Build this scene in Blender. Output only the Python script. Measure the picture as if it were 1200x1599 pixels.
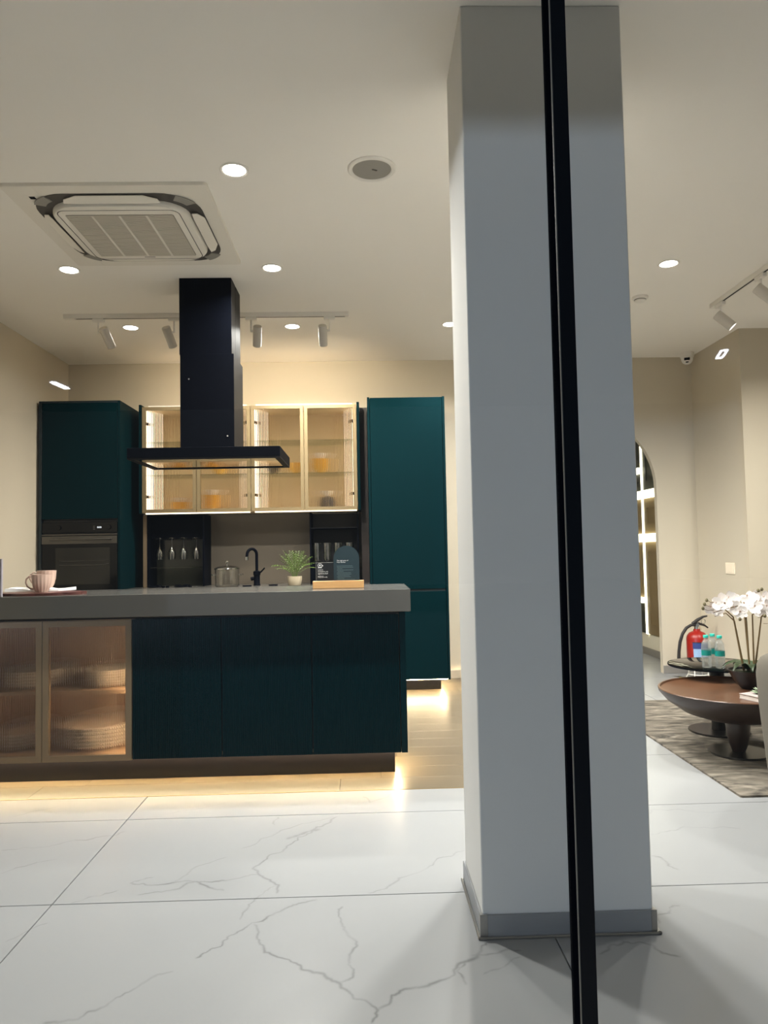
import bpy, bmesh, math, random
import numpy as np
from mathutils import Vector, Matrix
PI = math.pi
random.seed(7)
for o in list(bpy.data.objects): bpy.data.objects.remove(o)
S = bpy.context.scene
COL = S.collection

def sr(r, g, b):
    f = lambda c: (c/255/12.92) if c <= 10 else ((c/255+0.055)/1.055)**2.4
    return (f(r), f(g), f(b))

# ------------------------------------------------------------------ camera
F_PX = 1150.0
yaw, pitch, roll = 0.0254488672, 0.0515845025, -0.0190345358
fw = Vector((math.sin(yaw)*math.cos(pitch), math.cos(yaw)*math.cos(pitch), math.sin(pitch)))
r0 = Vector((math.cos(yaw), -math.sin(yaw), 0)); u0 = r0.cross(fw)
rt = math.cos(roll)*r0 + math.sin(roll)*u0; up = -math.sin(roll)*r0 + math.cos(roll)*u0
cam_d = bpy.data.cameras.new('camera'); cam = bpy.data.objects.new('camera', cam_d); COL.objects.link(cam)
m = Matrix.Identity(4)
for i in range(3):
    m[i][0], m[i][1], m[i][2] = rt[i], up[i], -fw[i]
m[0][3], m[1][3], m[2][3] = 0, 0, 1.16
cam.matrix_world = m
cam_d.sensor_fit = 'HORIZONTAL'; cam_d.sensor_width = 36.0; cam_d.lens = F_PX/1200*36.0
cam_d.clip_start = 0.02
S.camera = cam
# ------------------------------------------------------------------ world, exposure
W = bpy.data.worlds.new('dusk_sky'); S.world = W; W.use_nodes = True
bg = W.node_tree.nodes['Background']; bg.inputs[0].default_value = (0.66, 0.78, 0.90, 1); bg.inputs[1].default_value = 0.06
S.view_settings.view_transform = 'Standard'; S.view_settings.look = 'None'
S.view_settings.gamma = 1.0; S.view_settings.use_curve_mapping = False
S.view_settings.exposure = 0.78
S.cycles.max_bounces = 12; S.cycles.diffuse_bounces = 8; S.cycles.glossy_bounces = 5
S.cycles.transmission_bounces = 10; S.cycles.transparent_max_bounces = 16
S.cycles.use_denoising = True
S.cycles.sample_clamp_indirect = 6.0
WARM = sr(255, 221, 165); NEUT = sr(255, 252, 246)
TOP_W = 0.4
DOWN_W, TRACK_W, ADDED_LAMP_W = 25.5, 17.0, 4300.0

# ------------------------------------------------------------------ helpers
def new_mat(name, col, rough=0.5, metal=0.0, var=0.06, scale=8.0, bump=0.0, bscale=60.0, spec=0.5, emit=None, estr=0.0, coat=0.0, stretch=None):
    m = bpy.data.materials.new(name); m.use_nodes = True
    nt = m.node_tree; b = nt.nodes['Principled BSDF']
    b.inputs['Roughness'].default_value = rough; b.inputs['Metallic'].default_value = metal
    b.inputs['Specular IOR Level'].default_value = spec
    if coat: b.inputs['Coat Weight'].default_value = coat; b.inputs['Coat Roughness'].default_value = 0.08
    tc = nt.nodes.new('ShaderNodeTexCoord'); mp = nt.nodes.new('ShaderNodeMapping')
    if stretch: mp.inputs['Scale'].default_value = stretch
    nt.links.new(tc.outputs['Object'], mp.inputs['Vector'])
    nz = nt.nodes.new('ShaderNodeTexNoise'); nz.inputs['Scale'].default_value = scale; nz.inputs['Detail'].default_value = 4
    nt.links.new(mp.outputs[0], nz.inputs['Vector'])
    mx = nt.nodes.new('ShaderNodeMix'); mx.data_type = 'RGBA'
    mx.inputs[6].default_value = (*[c*(1-var) for c in col], 1); mx.inputs[7].default_value = (*[min(1, c*(1+var)) for c in col], 1)
    nt.links.new(nz.outputs['Fac'], mx.inputs[0]); nt.links.new(mx.outputs[2], b.inputs['Base Color'])
    if bump:
        n2 = nt.nodes.new('ShaderNodeTexNoise'); n2.inputs['Scale'].default_value = bscale
        nt.links.new(mp.outputs[0], n2.inputs['Vector'])
        bp = nt.nodes.new('ShaderNodeBump'); bp.inputs['Strength'].default_value = bump; bp.inputs['Distance'].default_value = 0.004
        nt.links.new(n2.outputs['Fac'], bp.inputs['Height']); nt.links.new(bp.outputs[0], b.inputs['Normal'])
    if emit:
        b.inputs['Emission Color'].default_value = (*emit, 1); b.inputs['Emission Strength'].default_value = estr
    return m

def glass_mat(name, col=(1, 1, 1), rough=0.0, ior=1.45):
    m = bpy.data.materials.new(name); m.use_nodes = True; nt = m.node_tree
    b = nt.nodes['Principled BSDF']; b.inputs['Base Color'].default_value = (*col, 1)
    b.inputs['Transmission Weight'].default_value = 1; b.inputs['Roughness'].default_value = rough; b.inputs['IOR'].default_value = ior
    return m

def thin_glass(name, tint=(1, 1, 1), gain=1.0):
    """clear sheet: straight transmission plus Schlick mirror reflection"""
    m = bpy.data.materials.new(name); m.use_nodes = True; nt = m.node_tree; nt.nodes.clear()
    out = nt.nodes.new('ShaderNodeOutputMaterial'); mix = nt.nodes.new('ShaderNodeMixShader')
    tr = nt.nodes.new('ShaderNodeBsdfTransparent'); tr.inputs[0].default_value = (*tint, 1)
    gl = nt.nodes.new('ShaderNodeBsdfGlossy'); gl.inputs['Roughness'].default_value = 0.0
    lw = nt.nodes.new('ShaderNodeLayerWeight'); lw.inputs[0].default_value = 0.5
    p = nt.nodes.new('ShaderNodeMath'); p.operation = 'POWER'; p.inputs[1].default_value = 5
    ma = nt.nodes.new('ShaderNodeMath'); ma.operation = 'MULTIPLY_ADD'; ma.inputs[1].default_value = 0.96*gain; ma.inputs[2].default_value = 0.04*gain
    nt.links.new(lw.outputs['Facing'], p.inputs[0]); nt.links.new(p.outputs[0], ma.inputs[0])
    nt.links.new(ma.outputs[0], mix.inputs[0]); nt.links.new(tr.outputs[0], mix.inputs[1]); nt.links.new(gl.outputs[0], mix.inputs[2])
    nt.links.new(mix.outputs[0], out.inputs[0])
    return m

def emit_mat(name, col, strength):
    m = bpy.data.materials.new(name); m.use_nodes = True; nt = m.node_tree; nt.nodes.clear()
    out = nt.nodes.new('ShaderNodeOutputMaterial'); e = nt.nodes.new('ShaderNodeEmission')
    e.inputs[0].default_value = (*col, 1); e.inputs[1].default_value = strength
    nt.links.new(e.outputs[0], out.inputs[0])
    return m

def box(bm, x0, x1, y0, y1, z0, z1, bev=0.0):
    r = bmesh.ops.create_cube(bm, size=1.0)
    vs = r['verts']
    for v in vs:
        v.co = Vector((x0+(v.co.x+.5)*(x1-x0), y0+(v.co.y+.5)*(y1-y0), z0+(v.co.z+.5)*(z1-z0)))
    if bev:
        es = list({e for v in vs for e in v.link_edges})
        bmesh.ops.bevel(bm, geom=es, offset=bev, segments=1, affect='EDGES')
    return bm

def lathe(bm, prof, c=(0, 0, 0), seg=32, axis='Z', mat_index=0):
    rings = []
    for r, z in prof:
        ring = []
        n = seg if r > 1e-6 else 1
        for k in range(n):
            a = 2*PI*k/seg
            p = (r*math.cos(a), r*math.sin(a), z)
            ring.append(bm.verts.new((c[0]+p[0], c[1]+p[1], c[2]+p[2])))
        rings.append(ring)
    fs = []
    for a, b in zip(rings, rings[1:]):
        if len(a) == 1 and len(b) == 1: continue
        for k in range(seg):
            k2 = (k+1) % seg
            if len(a) == 1: fs.append(bm.faces.new((a[0], b[k2], b[k])))
            elif len(b) == 1: fs.append(bm.faces.new((a[k], a[k2], b[0])))
            else: fs.append(bm.faces.new((a[k], a[k2], b[k2], b[k])))
    for f in fs: f.material_index = mat_index
    return bm

def tube(bm, pts, rad, seg=12, caps=True):
    pts = [Vector(p) for p in pts]
    if not hasattr(rad, '__len__'): rad = [rad]*len(pts)
    rings = []; prev = None
    for i, p in enumerate(pts):
        t = (pts[min(i+1, len(pts)-1)]-pts[max(i-1, 0)]).normalized()
        if prev is None:
            n = t.orthogonal().normalized()
        else:
            n = (prev - t*prev.dot(t)); n = n.normalized() if n.length > 1e-6 else t.orthogonal().normalized()
        prev = n; b = t.cross(n)
        rings.append([bm.verts.new(p+rad[i]*(math.cos(2*PI*k/seg)*n+math.sin(2*PI*k/seg)*b)) for k in range(seg)])
    for a, b in zip(rings, rings[1:]):
        for k in range(seg): bm.faces.new((a[k], a[(k+1) % seg], b[(k+1) % seg], b[k]))
    if caps:
        bm.faces.new(rings[0][::-1]); bm.faces.new(rings[-1])
    return bm

def prism(bm, poly, z0, z1, mp=None):
    """poly of (u,v) extruded along w; mp maps (u,v,w)->xyz"""
    mp = mp or (lambda u, v, w: (u, v, w))
    a = [bm.verts.new(mp(u, v, z0)) for u, v in poly]; b = [bm.verts.new(mp(u, v, z1)) for u, v in poly]
    n = len(poly)
    bm.faces.new(a[::-1]); bm.faces.new(b)
    for k in range(n): bm.faces.new((a[k], a[(k+1) % n], b[(k+1) % n], b[k]))
    return bm
XZ = lambda u, v, w: (u, w, v)      # polygon in the x-z plane, depth along y
YZ = lambda u, v, w: (w, u, v)

def ring_prism(bm, outer, inner, z0, z1, mp=None):
    mp = mp or (lambda u, v, w: (u, v, w)); n = len(outer)
    L = [[bm.verts.new(mp(u, v, z)) for u, v in P] for P in (outer, inner) for z in (z0, z1)]
    oa, ob, ia, ib = L
    for k in range(n):
        j = (k+1) % n
        bm.faces.new((oa[k], oa[j], ob[j], ob[k])); bm.faces.new((ia[j], ia[k], ib[k], ib[j]))
        bm.faces.new((oa[j], oa[k], ia[k], ia[j])); bm.faces.new((ob[k], ob[j], ib[j], ib[k]))
    return bm

def rrect(x0, x1, y0, y1, r, n=8):
    P = []
    for cx, cy, a in ((x1-r, y1-r, 0), (x0+r, y1-r, PI/2), (x0+r, y0+r, PI), (x1-r, y0+r, 1.5*PI)):
        for k in range(n+1):
            t = a+PI/2*k/n; P.append((cx+r*math.cos(t), cy+r*math.sin(t)))
    return P

def obj(name, bm, mats, parent=None, label=None, world=True, stuff=False, smooth=True):
    bmesh.ops.recalc_face_normals(bm, faces=bm.faces)
    if parent is not None and world:
        p = parent; off = Vector((0, 0, 0))
        while p is not None: off += p.location; p = p.parent
        bmesh.ops.translate(bm, verts=bm.verts, vec=-off)
    if smooth:
        for f in bm.faces: f.smooth = True
        for e in bm.edges:
            if len(e.link_faces) == 2 and e.calc_face_angle(0) > 0.6: e.smooth = False
    me = bpy.data.meshes.new(name); bm.to_mesh(me); bm.free()
    for mm in (mats if isinstance(mats, (list, tuple)) else [mats]): me.materials.append(mm)
    o = bpy.data.objects.new(name, me); COL.objects.link(o)
    if parent is not None: o.parent = parent
    if label: o['label'] = label
    if stuff: o['kind'] = 'stuff'
    return o

def tag(o, label=None, cat=None, group=None, kind=None):
    if label: o['label'] = label
    if cat: o['category'] = cat
    if group: o['group'] = group
    if kind: o['kind'] = kind
    return o

def thing(name, label, cat, loc=(0, 0, 0), rotz=0, group=None):
    o = bpy.data.objects.new(name, None); o.empty_display_size = 0.05
    COL.objects.link(o); o.location = loc; o.rotation_euler = (0, 0, rotz)
    return tag(o, label, cat, group)

def struct(name, bm, mats, parent=None, label=None):
    o = obj(name, bm, mats, parent, label)
    if parent is None: o['kind'] = 'structure'
    return o

def origin_to(o, loc):
    """move a top-level mesh's origin to its base"""
    v = Vector(loc); o.data.transform(Matrix.Translation(-v)); o.location = v
    return o

def dup(root, loc, rotz=None, label=None, group=None):
    r = root.copy(); COL.objects.link(r); r.location = loc
    if rotz is not None: r.rotation_euler = (0, 0, rotz)
    if label: r['label'] = label
    if group: r['group'] = group
    for ch in list(root.children):
        c = ch.copy(); COL.objects.link(c); c.parent = r
        for g in list(ch.children):
            d = g.copy(); COL.objects.link(d); d.parent = c
    return r

def B(*a, bev=0.0): return box(bmesh.new(), *a, bev=bev)

def text(name, body, size, mp_rot, loc, mat, parent, align='LEFT', ext=0.0003):
    cu = bpy.data.curves.new(name, 'FONT'); cu.body = body; cu.size = size; cu.align_x = align; cu.extrude = ext; cu.resolution_u = 2
    t = bpy.data.objects.new(name, cu); COL.objects.link(t)
    dg = bpy.context.evaluated_depsgraph_get(); me = bpy.data.meshes.new_from_object(t.evaluated_get(dg))
    bpy.data.objects.remove(t)
    o = bpy.data.objects.new(name, me); COL.objects.link(o); me.materials.clear(); me.materials.append(mat)
    o.parent = parent; o.rotation_euler = mp_rot
    o.location = loc
    return o

def lamp(name, kind, loc, energy, col, parent=None, **kw):
    l = bpy.data.lights.new(name, kind); l.energy = energy; l.color = col
    for k, v in kw.items():
        if k != 'dir': setattr(l, k, v)
    o = bpy.data.objects.new(name, l); COL.objects.link(o)
    if parent is not None:
        o.parent = parent
        off = Vector(parent.location); o.location = Vector(loc)-off
    else: o.location = loc
    if 'dir' in kw: o.rotation_euler = Vector(kw['dir']).to_track_quat('-Z', 'Y').to_euler()
    return o

# ------------------------------------------------------------------ materials
M = {}
M['wall'] = new_mat('cream_wall_paint', sr(200, 190, 170), 0.75, var=0.02, scale=3, bump=0.05, bscale=180)
M['ceil'] = new_mat('ceiling_paint', sr(250, 246, 238), 0.8, var=0.015, scale=2)
M['column'] = new_mat('column_paint', sr(216, 214, 208), 0.7, var=0.02, scale=4)
M['grout'] = new_mat('grout', sr(26, 26, 26), 0.9)
M['steel'] = new_mat('satin_steel', sr(168, 168, 166), 0.32, 1.0, var=0.05, stretch=(1, 1, 30))
M['skirt'] = new_mat('grey_skirting', sr(158, 154, 148), 0.35, 0.35, var=0.05)
M['skirt_al'] = new_mat('aluminium_skirting', sr(150, 153, 156), 0.4, 0.5, var=0.06, stretch=(1, 1, 20))
M['black'] = new_mat('black_metal', sr(4, 6, 13), 0.55, 0.0, var=0.15, spec=0.04)
M['hoodside'] = new_mat('black_coated_steel', sr(13, 12, 12), 0.5, 0.0, var=0.1, spec=0.12)
M['mullion'] = new_mat('black_mullion', sr(10, 15, 21), 0.45, 0.0, var=0.1, spec=0.25)
M['flank'] = new_mat('matt_black_flank', sr(7, 9, 14), 1.0, spec=0.0)
M['seal'] = new_mat('grey_seal', sr(128, 122, 108), 0.5)
M['teal'] = new_mat('teal_lacquer', sr(2, 27, 31), 0.42, 0.0, var=0.04, spec=0.03)
M['tealdark'] = new_mat('teal_edge', sr(6, 26, 32), 0.5, 0.0, var=0.04)
M['dark'] = new_mat('dark_carcass', sr(22, 22, 23), 0.5)
M['plinth'] = new_mat('brown_black_plinth', sr(9, 7, 7), 0.2, 0.0, var=0.1)
M['worktop'] = new_mat('grey_quartz', sr(84, 83, 80), 0.16, 0.0, var=0.05, scale=30, spec=0.5)
M['splash'] = new_mat('taupe_backsplash', sr(108, 100, 89), 0.28, 0.0, var=0.04, scale=6)
M['bronze'] = new_mat('champagne_frame', sr(128, 112, 82), 0.45, 0.4, var=0.05, stretch=(1, 1, 20))
M['bronze_dk'] = new_mat('bronze_frame', sr(140, 122, 98), 0.42, 0.5, var=0.05, stretch=(1, 1, 20))
M['carcass'] = new_mat('warm_carcass', sr(206, 184, 148), 0.6, var=0.03)
M['carcass_lo'] = new_mat('brown_carcass', sr(162, 138, 114), 0.6, var=0.04)
def fluted_mat(name, col, rough, clear):
    m = glass_mat(name, col, rough, 1.4); nt = m.node_tree
    out = [n for n in nt.nodes if n.type == 'OUTPUT_MATERIAL'][0]; b = nt.nodes['Principled BSDF']
    tr = nt.nodes.new('ShaderNodeBsdfTransparent'); tr.inputs[0].default_value = (*[c**.5 for c in col], 1)
    mx = nt.nodes.new('ShaderNodeMixShader'); mx.inputs[0].default_value = clear
    nt.links.new(b.outputs[0], mx.inputs[1]); nt.links.new(tr.outputs[0], mx.inputs[2]); nt.links.new(mx.outputs[0], out.inputs[0])
    return m
M['fluted'] = fluted_mat('fluted_glass', (0.97, 0.94, 0.88), 0.0, .16)
M['fluted_lo'] = fluted_mat('bronze_fluted_glass', (0.88, 0.80, 0.71), 0.0, .2)
M['glass'] = glass_mat('clear_glass', (0.97, 0.98, 0.97), 0.0, 1.45)
M['sheet'] = thin_glass('shop_window_glass', (0.985, 0.99, 0.985), 1.0)
M['shelfglass'] = thin_glass('shelf_glass', (0.86, 0.9, 0.84), 1.0)
M['tableglass'] = thin_glass('smoked_table_glass', (0.24, 0.23, 0.21), .75)
M['ware'] = thin_glass('thin_glassware', (0.985, 0.99, 0.985), 1.8)
M['ovenglass'] = new_mat('oven_black_glass', sr(9, 9, 9), 0.1, 0.0, spec=0.22)
M['ovenwin'] = new_mat('oven_window', sr(36, 35, 31), 0.12, 0.0, spec=0.25)
M['ovensteel'] = new_mat('oven_steel', sr(92, 89, 84), 0.4, 0.8, var=0.05)
M['chrome'] = new_mat('chrome', sr(215, 215, 212), 0.12, 1.0, var=0.02)
M['hoodmirror'] = new_mat('hood_underside_steel', sr(205, 200, 190), 0.03, 1.0, var=0.02)
M['white_plastic'] = new_mat('white_plastic', sr(236, 232, 224), 0.45, var=0.02)
M['ac_white'] = new_mat('ac_white_plastic', sr(240, 235, 224), 0.5, var=0.02)
M['can_white'] = new_mat('spot_can_white', sr(206, 200, 190), 0.5, var=0.02)
M['grey_plastic'] = new_mat('grey_plastic', sr(150, 147, 140), 0.5, var=0.05)
M['ac_dark'] = new_mat('ac_outlet_grey', sr(78, 74, 70), 0.55, var=0.15)
M['ac_back'] = new_mat('ac_intake_backing', sr(158, 153, 141), .6)  # grey backing panel behind the intake slats
M['ac_rib'] = new_mat('ac_grille_rib', sr(236, 231, 220), .5)
M['ac_grille'] = new_mat('ac_grille', sr(212, 206, 192), 0.55, var=0.04)
M['lens'] = emit_mat('downlight_lens', sr(255, 248, 236), 14.0)
M['spotlens'] = emit_mat('spot_lens', sr(255, 250, 244), 5.0)
M['led_warm'] = emit_mat('led_strip_warm', sr(255, 228, 180), 100.0)
M['led_cab'] = emit_mat('led_cabinet', sr(255, 230, 190), 85.0)
M['led_panel'] = emit_mat('led_side_panel', sr(255, 232, 204), 1.9)
M['led_under'] = emit_mat('led_under_cabinet', sr(255, 236, 200), 2.6)
M['led_disp'] = emit_mat('led_display', sr(255, 248, 214), 3.2)
M['led_cool'] = emit_mat('led_ring_cool', sr(225, 235, 255), 22.0)
M['display'] = emit_mat('oven_digits', sr(235, 240, 245), 1.2)
M['oak'] = new_mat('oak_block', sr(198, 152, 96), 0.5, var=0.22, scale=9, stretch=(3, 3, 60))
M['pink'] = new_mat('pink_ceramic', sr(206, 178, 162), 0.3, var=0.03)
M['red_wood'] = new_mat('red_brown_board', sr(84, 48, 44), 0.4, var=0.15, stretch=(3, 30, 3))
M['linen'] = new_mat('white_linen', sr(232, 230, 228), 0.8, var=0.03, bump=0.3, bscale=200)
M['plate'] = new_mat('white_porcelain', sr(238, 232, 224), 0.25, var=0.02)
M['yellow'] = new_mat('mustard_ceramic', sr(232, 178, 52), 0.3, var=0.08)
M['charcoal'] = new_mat('charcoal_ceramic', sr(52, 46, 48), 0.4, var=0.1)
M['pot'] = new_mat('stone_planter', sr(186, 172, 146), 0.7, var=0.08, bump=0.2)
M['fern'] = new_mat('fern_green', sr(84, 108, 42), 0.5, var=0.4, scale=30)
M['fern2'] = new_mat('fern_stem', sr(74, 92, 46), 0.6)
M['soil'] = new_mat('soil', sr(40, 30, 24), 0.9)
M['card_black'] = new_mat('black_card', sr(10, 12, 14), 0.45)
M['card_teal'] = new_mat('dark_green_card', sr(19, 40, 46), 0.5)
M['ink'] = new_mat('white_print', sr(225, 225, 222), 0.6)
M['ink_grey'] = new_mat('grey_print', sr(92, 110, 112), 0.6)
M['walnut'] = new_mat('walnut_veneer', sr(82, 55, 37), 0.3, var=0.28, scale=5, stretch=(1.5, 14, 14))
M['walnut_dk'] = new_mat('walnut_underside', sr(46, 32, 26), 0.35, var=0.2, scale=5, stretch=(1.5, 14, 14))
M['dkmetal'] = new_mat('gunmetal', sr(34, 34, 34), 0.38, 0.6)
M['sofa'] = new_mat('greige_fabric', sr(92, 87, 77), 0.95, var=0.08, scale=40, bump=0.35, bscale=320)
M['red'] = new_mat('extinguisher_red', sr(146, 26, 17), 0.32, var=0.04, spec=0.5)
M['label_blue'] = new_mat('blue_label', sr(40, 58, 118), 0.5)
M['label_pale'] = new_mat('pale_blue_label', sr(142, 172, 206), 0.5, var=0.25, scale=120)
M['rubber'] = new_mat('black_rubber', sr(30, 26, 25), 0.55)
M['bottle_label'] = new_mat('teal_label', sr(14, 134, 126), 0.4, var=0.2, scale=60)
M['cap'] = new_mat('teal_cap', sr(44, 176, 160), 0.4)
M['pet'] = thin_glass('clear_bottle', (0.92, 0.94, 0.94), 3.0)
_nt = M['pet'].node_tree; _o = [n for n in _nt.nodes if n.type == 'OUTPUT_MATERIAL'][0]; _m = _o.inputs[0].links[0].from_node
_d = _nt.nodes.new('ShaderNodeBsdfTranslucent'); _d.inputs[0].default_value = (.9, .92, .92, 1); _x = _nt.nodes.new('ShaderNodeMixShader'); _x.inputs[0].default_value = .22
_nt.links.new(_m.outputs[0], _x.inputs[1]); _nt.links.new(_d.outputs[0], _x.inputs[2]); _nt.links.new(_x.outputs[0], _o.inputs[0])
M['ware_bright'] = thin_glass('cut_glassware', (0.95, 0.96, 0.95), 4.5)
M['water'] = glass_mat('bottle_water', (0.98, 0.99, 0.99), 0.0, 1.33)
M['petal'] = new_mat('orchid_petal', sr(250, 246, 244), 0.55, var=0.02)
M['petal_c'] = new_mat('orchid_lip', sr(214, 188, 170), 0.5, var=0.2)
M['bud'] = new_mat('orchid_bud', sr(92, 84, 52), 0.5)
M['ostem'] = new_mat('orchid_stem', sr(112, 92, 58), 0.6, var=0.2)
M['oleaf'] = new_mat('orchid_leaf', sr(42, 58, 34), 0.35, var=0.3)
M['bowl_black'] = new_mat('black_bowl', sr(18, 13, 15), 0.3)
M['book'] = new_mat('book_paper', sr(206, 198, 190), 0.7)
M['book_cover'] = new_mat('book_cover', sr(160, 150, 146), 0.5)
M['succ'] = new_mat('succulent_green', sr(128, 144, 116), 0.5, var=0.2)
M['disp_brown'] = new_mat('display_brown_door', sr(138, 118, 82), 0.5, var=0.06)
M['disp_dark'] = new_mat('display_dark_panel', sr(44, 48, 42), 0.4, var=0.06)
M['disp_white'] = new_mat('display_white', sr(240, 234, 214), 0.6)
M['tape_y'] = new_mat('tape_yellow', sr(190, 190, 60), 0.5)
M['tape_k'] = new_mat('tape_black', sr(24, 24, 20), 0.5)
M['pave'] = new_mat('pavement', sr(178, 177, 174), 0.85, var=0.1)
M['canopy'] = new_mat('canopy_soffit', sr(150, 150, 150), 0.8, var=0.05)
M['brass'] = new_mat('brass_strip', sr(170, 142, 92), 0.35, 1.0)
M['frame_dk'] = new_mat('dark_frame', sr(36, 32, 38), 0.4)
M['frame_edge'] = new_mat('pale_frame_edge', sr(170, 166, 176), 0.4)
M['glow'] = new_mat('glow_plate', sr(246, 232, 208), 0.35)  # pale tone imitates a warm reflected glow

# wood planks
def plank_mat():
    m = new_mat('pale_oak_plank', sr(96, 86, 70), 0.34, var=0.08, scale=3.0, stretch=(1.2, 16, 16))
    nt = m.node_tree; b = nt.nodes['Principled BSDF']
    mx = [n for n in nt.nodes if n.type == 'MIX'][0]
    oi = nt.nodes.new('ShaderNodeObjectInfo'); hs = nt.nodes.new('ShaderNodeHueSaturation')
    mr = nt.nodes.new('ShaderNodeMapRange'); mr.inputs[3].default_value = 0.9; mr.inputs[4].default_value = 1.08
    nt.links.new(oi.outputs['Random'], mr.inputs[0]); nt.links.new(mr.outputs[0], hs.inputs['Value'])
    nt.links.new(mx.outputs[2], hs.inputs['Color']); nt.links.new(hs.outputs[0], b.inputs['Base Color'])
    return m
M['plank'] = plank_mat()

# marble: veins drawn as jagged polylines in floor coordinates into a generated image
def marble_mat():
    X0, X1, Y0, Y1, PX = -2.8, 5.6, 1.4, 9.6, 300
    w, h = int((X1-X0)*PX), int((Y1-Y0)*PX)
    A = np.zeros((h, w), np.float32)
    rng = np.random.default_rng(5)
    def stroke(pts, wid, dark, jit=0.02):
        pts = [np.array(p, float) for p in pts]
        for _ in range(5):
            q = [pts[0]]
            for a, b in zip(pts, pts[1:]):
                d = b-a; n = np.array([-d[1], d[0]]); q += [(a+b)/2+n*rng.normal(0, 0.10), b]
            pts = q
        n = len(pts)
        wv = 0.55+0.9*np.abs(np.interp(np.arange(n), np.linspace(0, n-1, 9), rng.random(9)))
        dv = 0.25+0.75*np.interp(np.arange(n), np.linspace(0, n-1, 11), rng.random(11))
        for i, (a, b) in enumerate(zip(pts, pts[1:])):
            L = np.hypot(*(b-a)); k = max(2, int(L*PX*1.5))
            fade = min(1, i/4, (n-1-i)/4+.15)
            for t in np.linspace(0, 1, k):
                p = a+(b-a)*t; cx, cy = (p[0]-X0)*PX, (p[1]-Y0)*PX
                s = max(.45, .62*wid*PX*wv[i]); R = int(s*2.5)+2
                ix, iy = int(cx), int(cy)
                if ix < R or iy < R or ix >= w-R or iy >= h-R: continue
                yy, xx = np.mgrid[iy-R:iy+R+1, ix-R:ix+R+1]
                g = np.exp(-((xx-cx)**2+(yy-cy)**2)/(2*s*s))*dark*dv[i]*fade
                A[iy-R:iy+R+1, ix-R:ix+R+1] = np.maximum(A[iy-R:iy+R+1, ix-R:ix+R+1], g)
    V = VEINS
    for pts, wid, dark in V: stroke(pts, wid, dark)
    # softer veins on the tiles further right and beyond the arch
    for k in range(34):
        x, y = rng.uniform(0.9, 5.3), rng.uniform(2.7, 9.3); a = rng.choice([0.5, 2.4])+rng.normal(0, .25); L = rng.uniform(.3, .9)
        stroke([(x, y), (x+L*math.cos(a)*.5, y+L*math.sin(a)*.5+rng.normal(0, .06)), (x+L*math.cos(a), y+L*math.sin(a))], .0035, .55)
    img = bpy.data.images.new('marble_veins', w, h, float_buffer=False, is_data=True)
    px = np.ones((h, w, 4), np.float32); px[..., :3] = A[..., None]
    img.pixels.foreach_set(px.ravel()); img.update(); img.pack()
    m = bpy.data.materials.new('white_marble_tile'); m.use_nodes = True; nt = m.node_tree; b = nt.nodes['Principled BSDF']
    ge = nt.nodes.new('ShaderNodeNewGeometry'); mp = nt.nodes.new('ShaderNodeMapping')
    mp.inputs['Location'].default_value = (-X0/(X1-X0), -Y0/(Y1-Y0), 0); mp.inputs['Scale'].default_value = (1/(X1-X0), 1/(Y1-Y0), 1)
    nt.links.new(ge.outputs['Position'], mp.inputs[0])
    ti = nt.nodes.new('ShaderNodeTexImage'); ti.image = img; ti.extension = 'EXTEND'; nt.links.new(mp.outputs[0], ti.inputs[0])
    nz = nt.nodes.new('ShaderNodeTexNoise'); nz.inputs['Scale'].default_value = 1.3; nz.inputs['Detail'].default_value = 6
    nt.links.new(ge.outputs['Position'], nz.inputs['Vector'])
    c1 = nt.nodes.new('ShaderNodeMix'); c1.data_type = 'RGBA'; c1.inputs[6].default_value = (*sr(135, 137, 139), 1); c1.inputs[7].default_value = (*sr(144, 146, 147), 1)
    nt.links.new(nz.outputs['Fac'], c1.inputs[0])
    c2 = nt.nodes.new('ShaderNodeMix'); c2.data_type = 'RGBA'; c2.inputs[7].default_value = (*sr(64, 66, 69), 1)
    nt.links.new(ti.outputs['Color'], c2.inputs[0]); nt.links.new(c1.outputs[2], c2.inputs[6]); nt.links.new(c2.outputs[2], b.inputs['Base Color'])
    b.inputs['Roughness'].default_value = 0.32; b.inputs['Specular IOR Level'].default_value = 0.2
    return m
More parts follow.
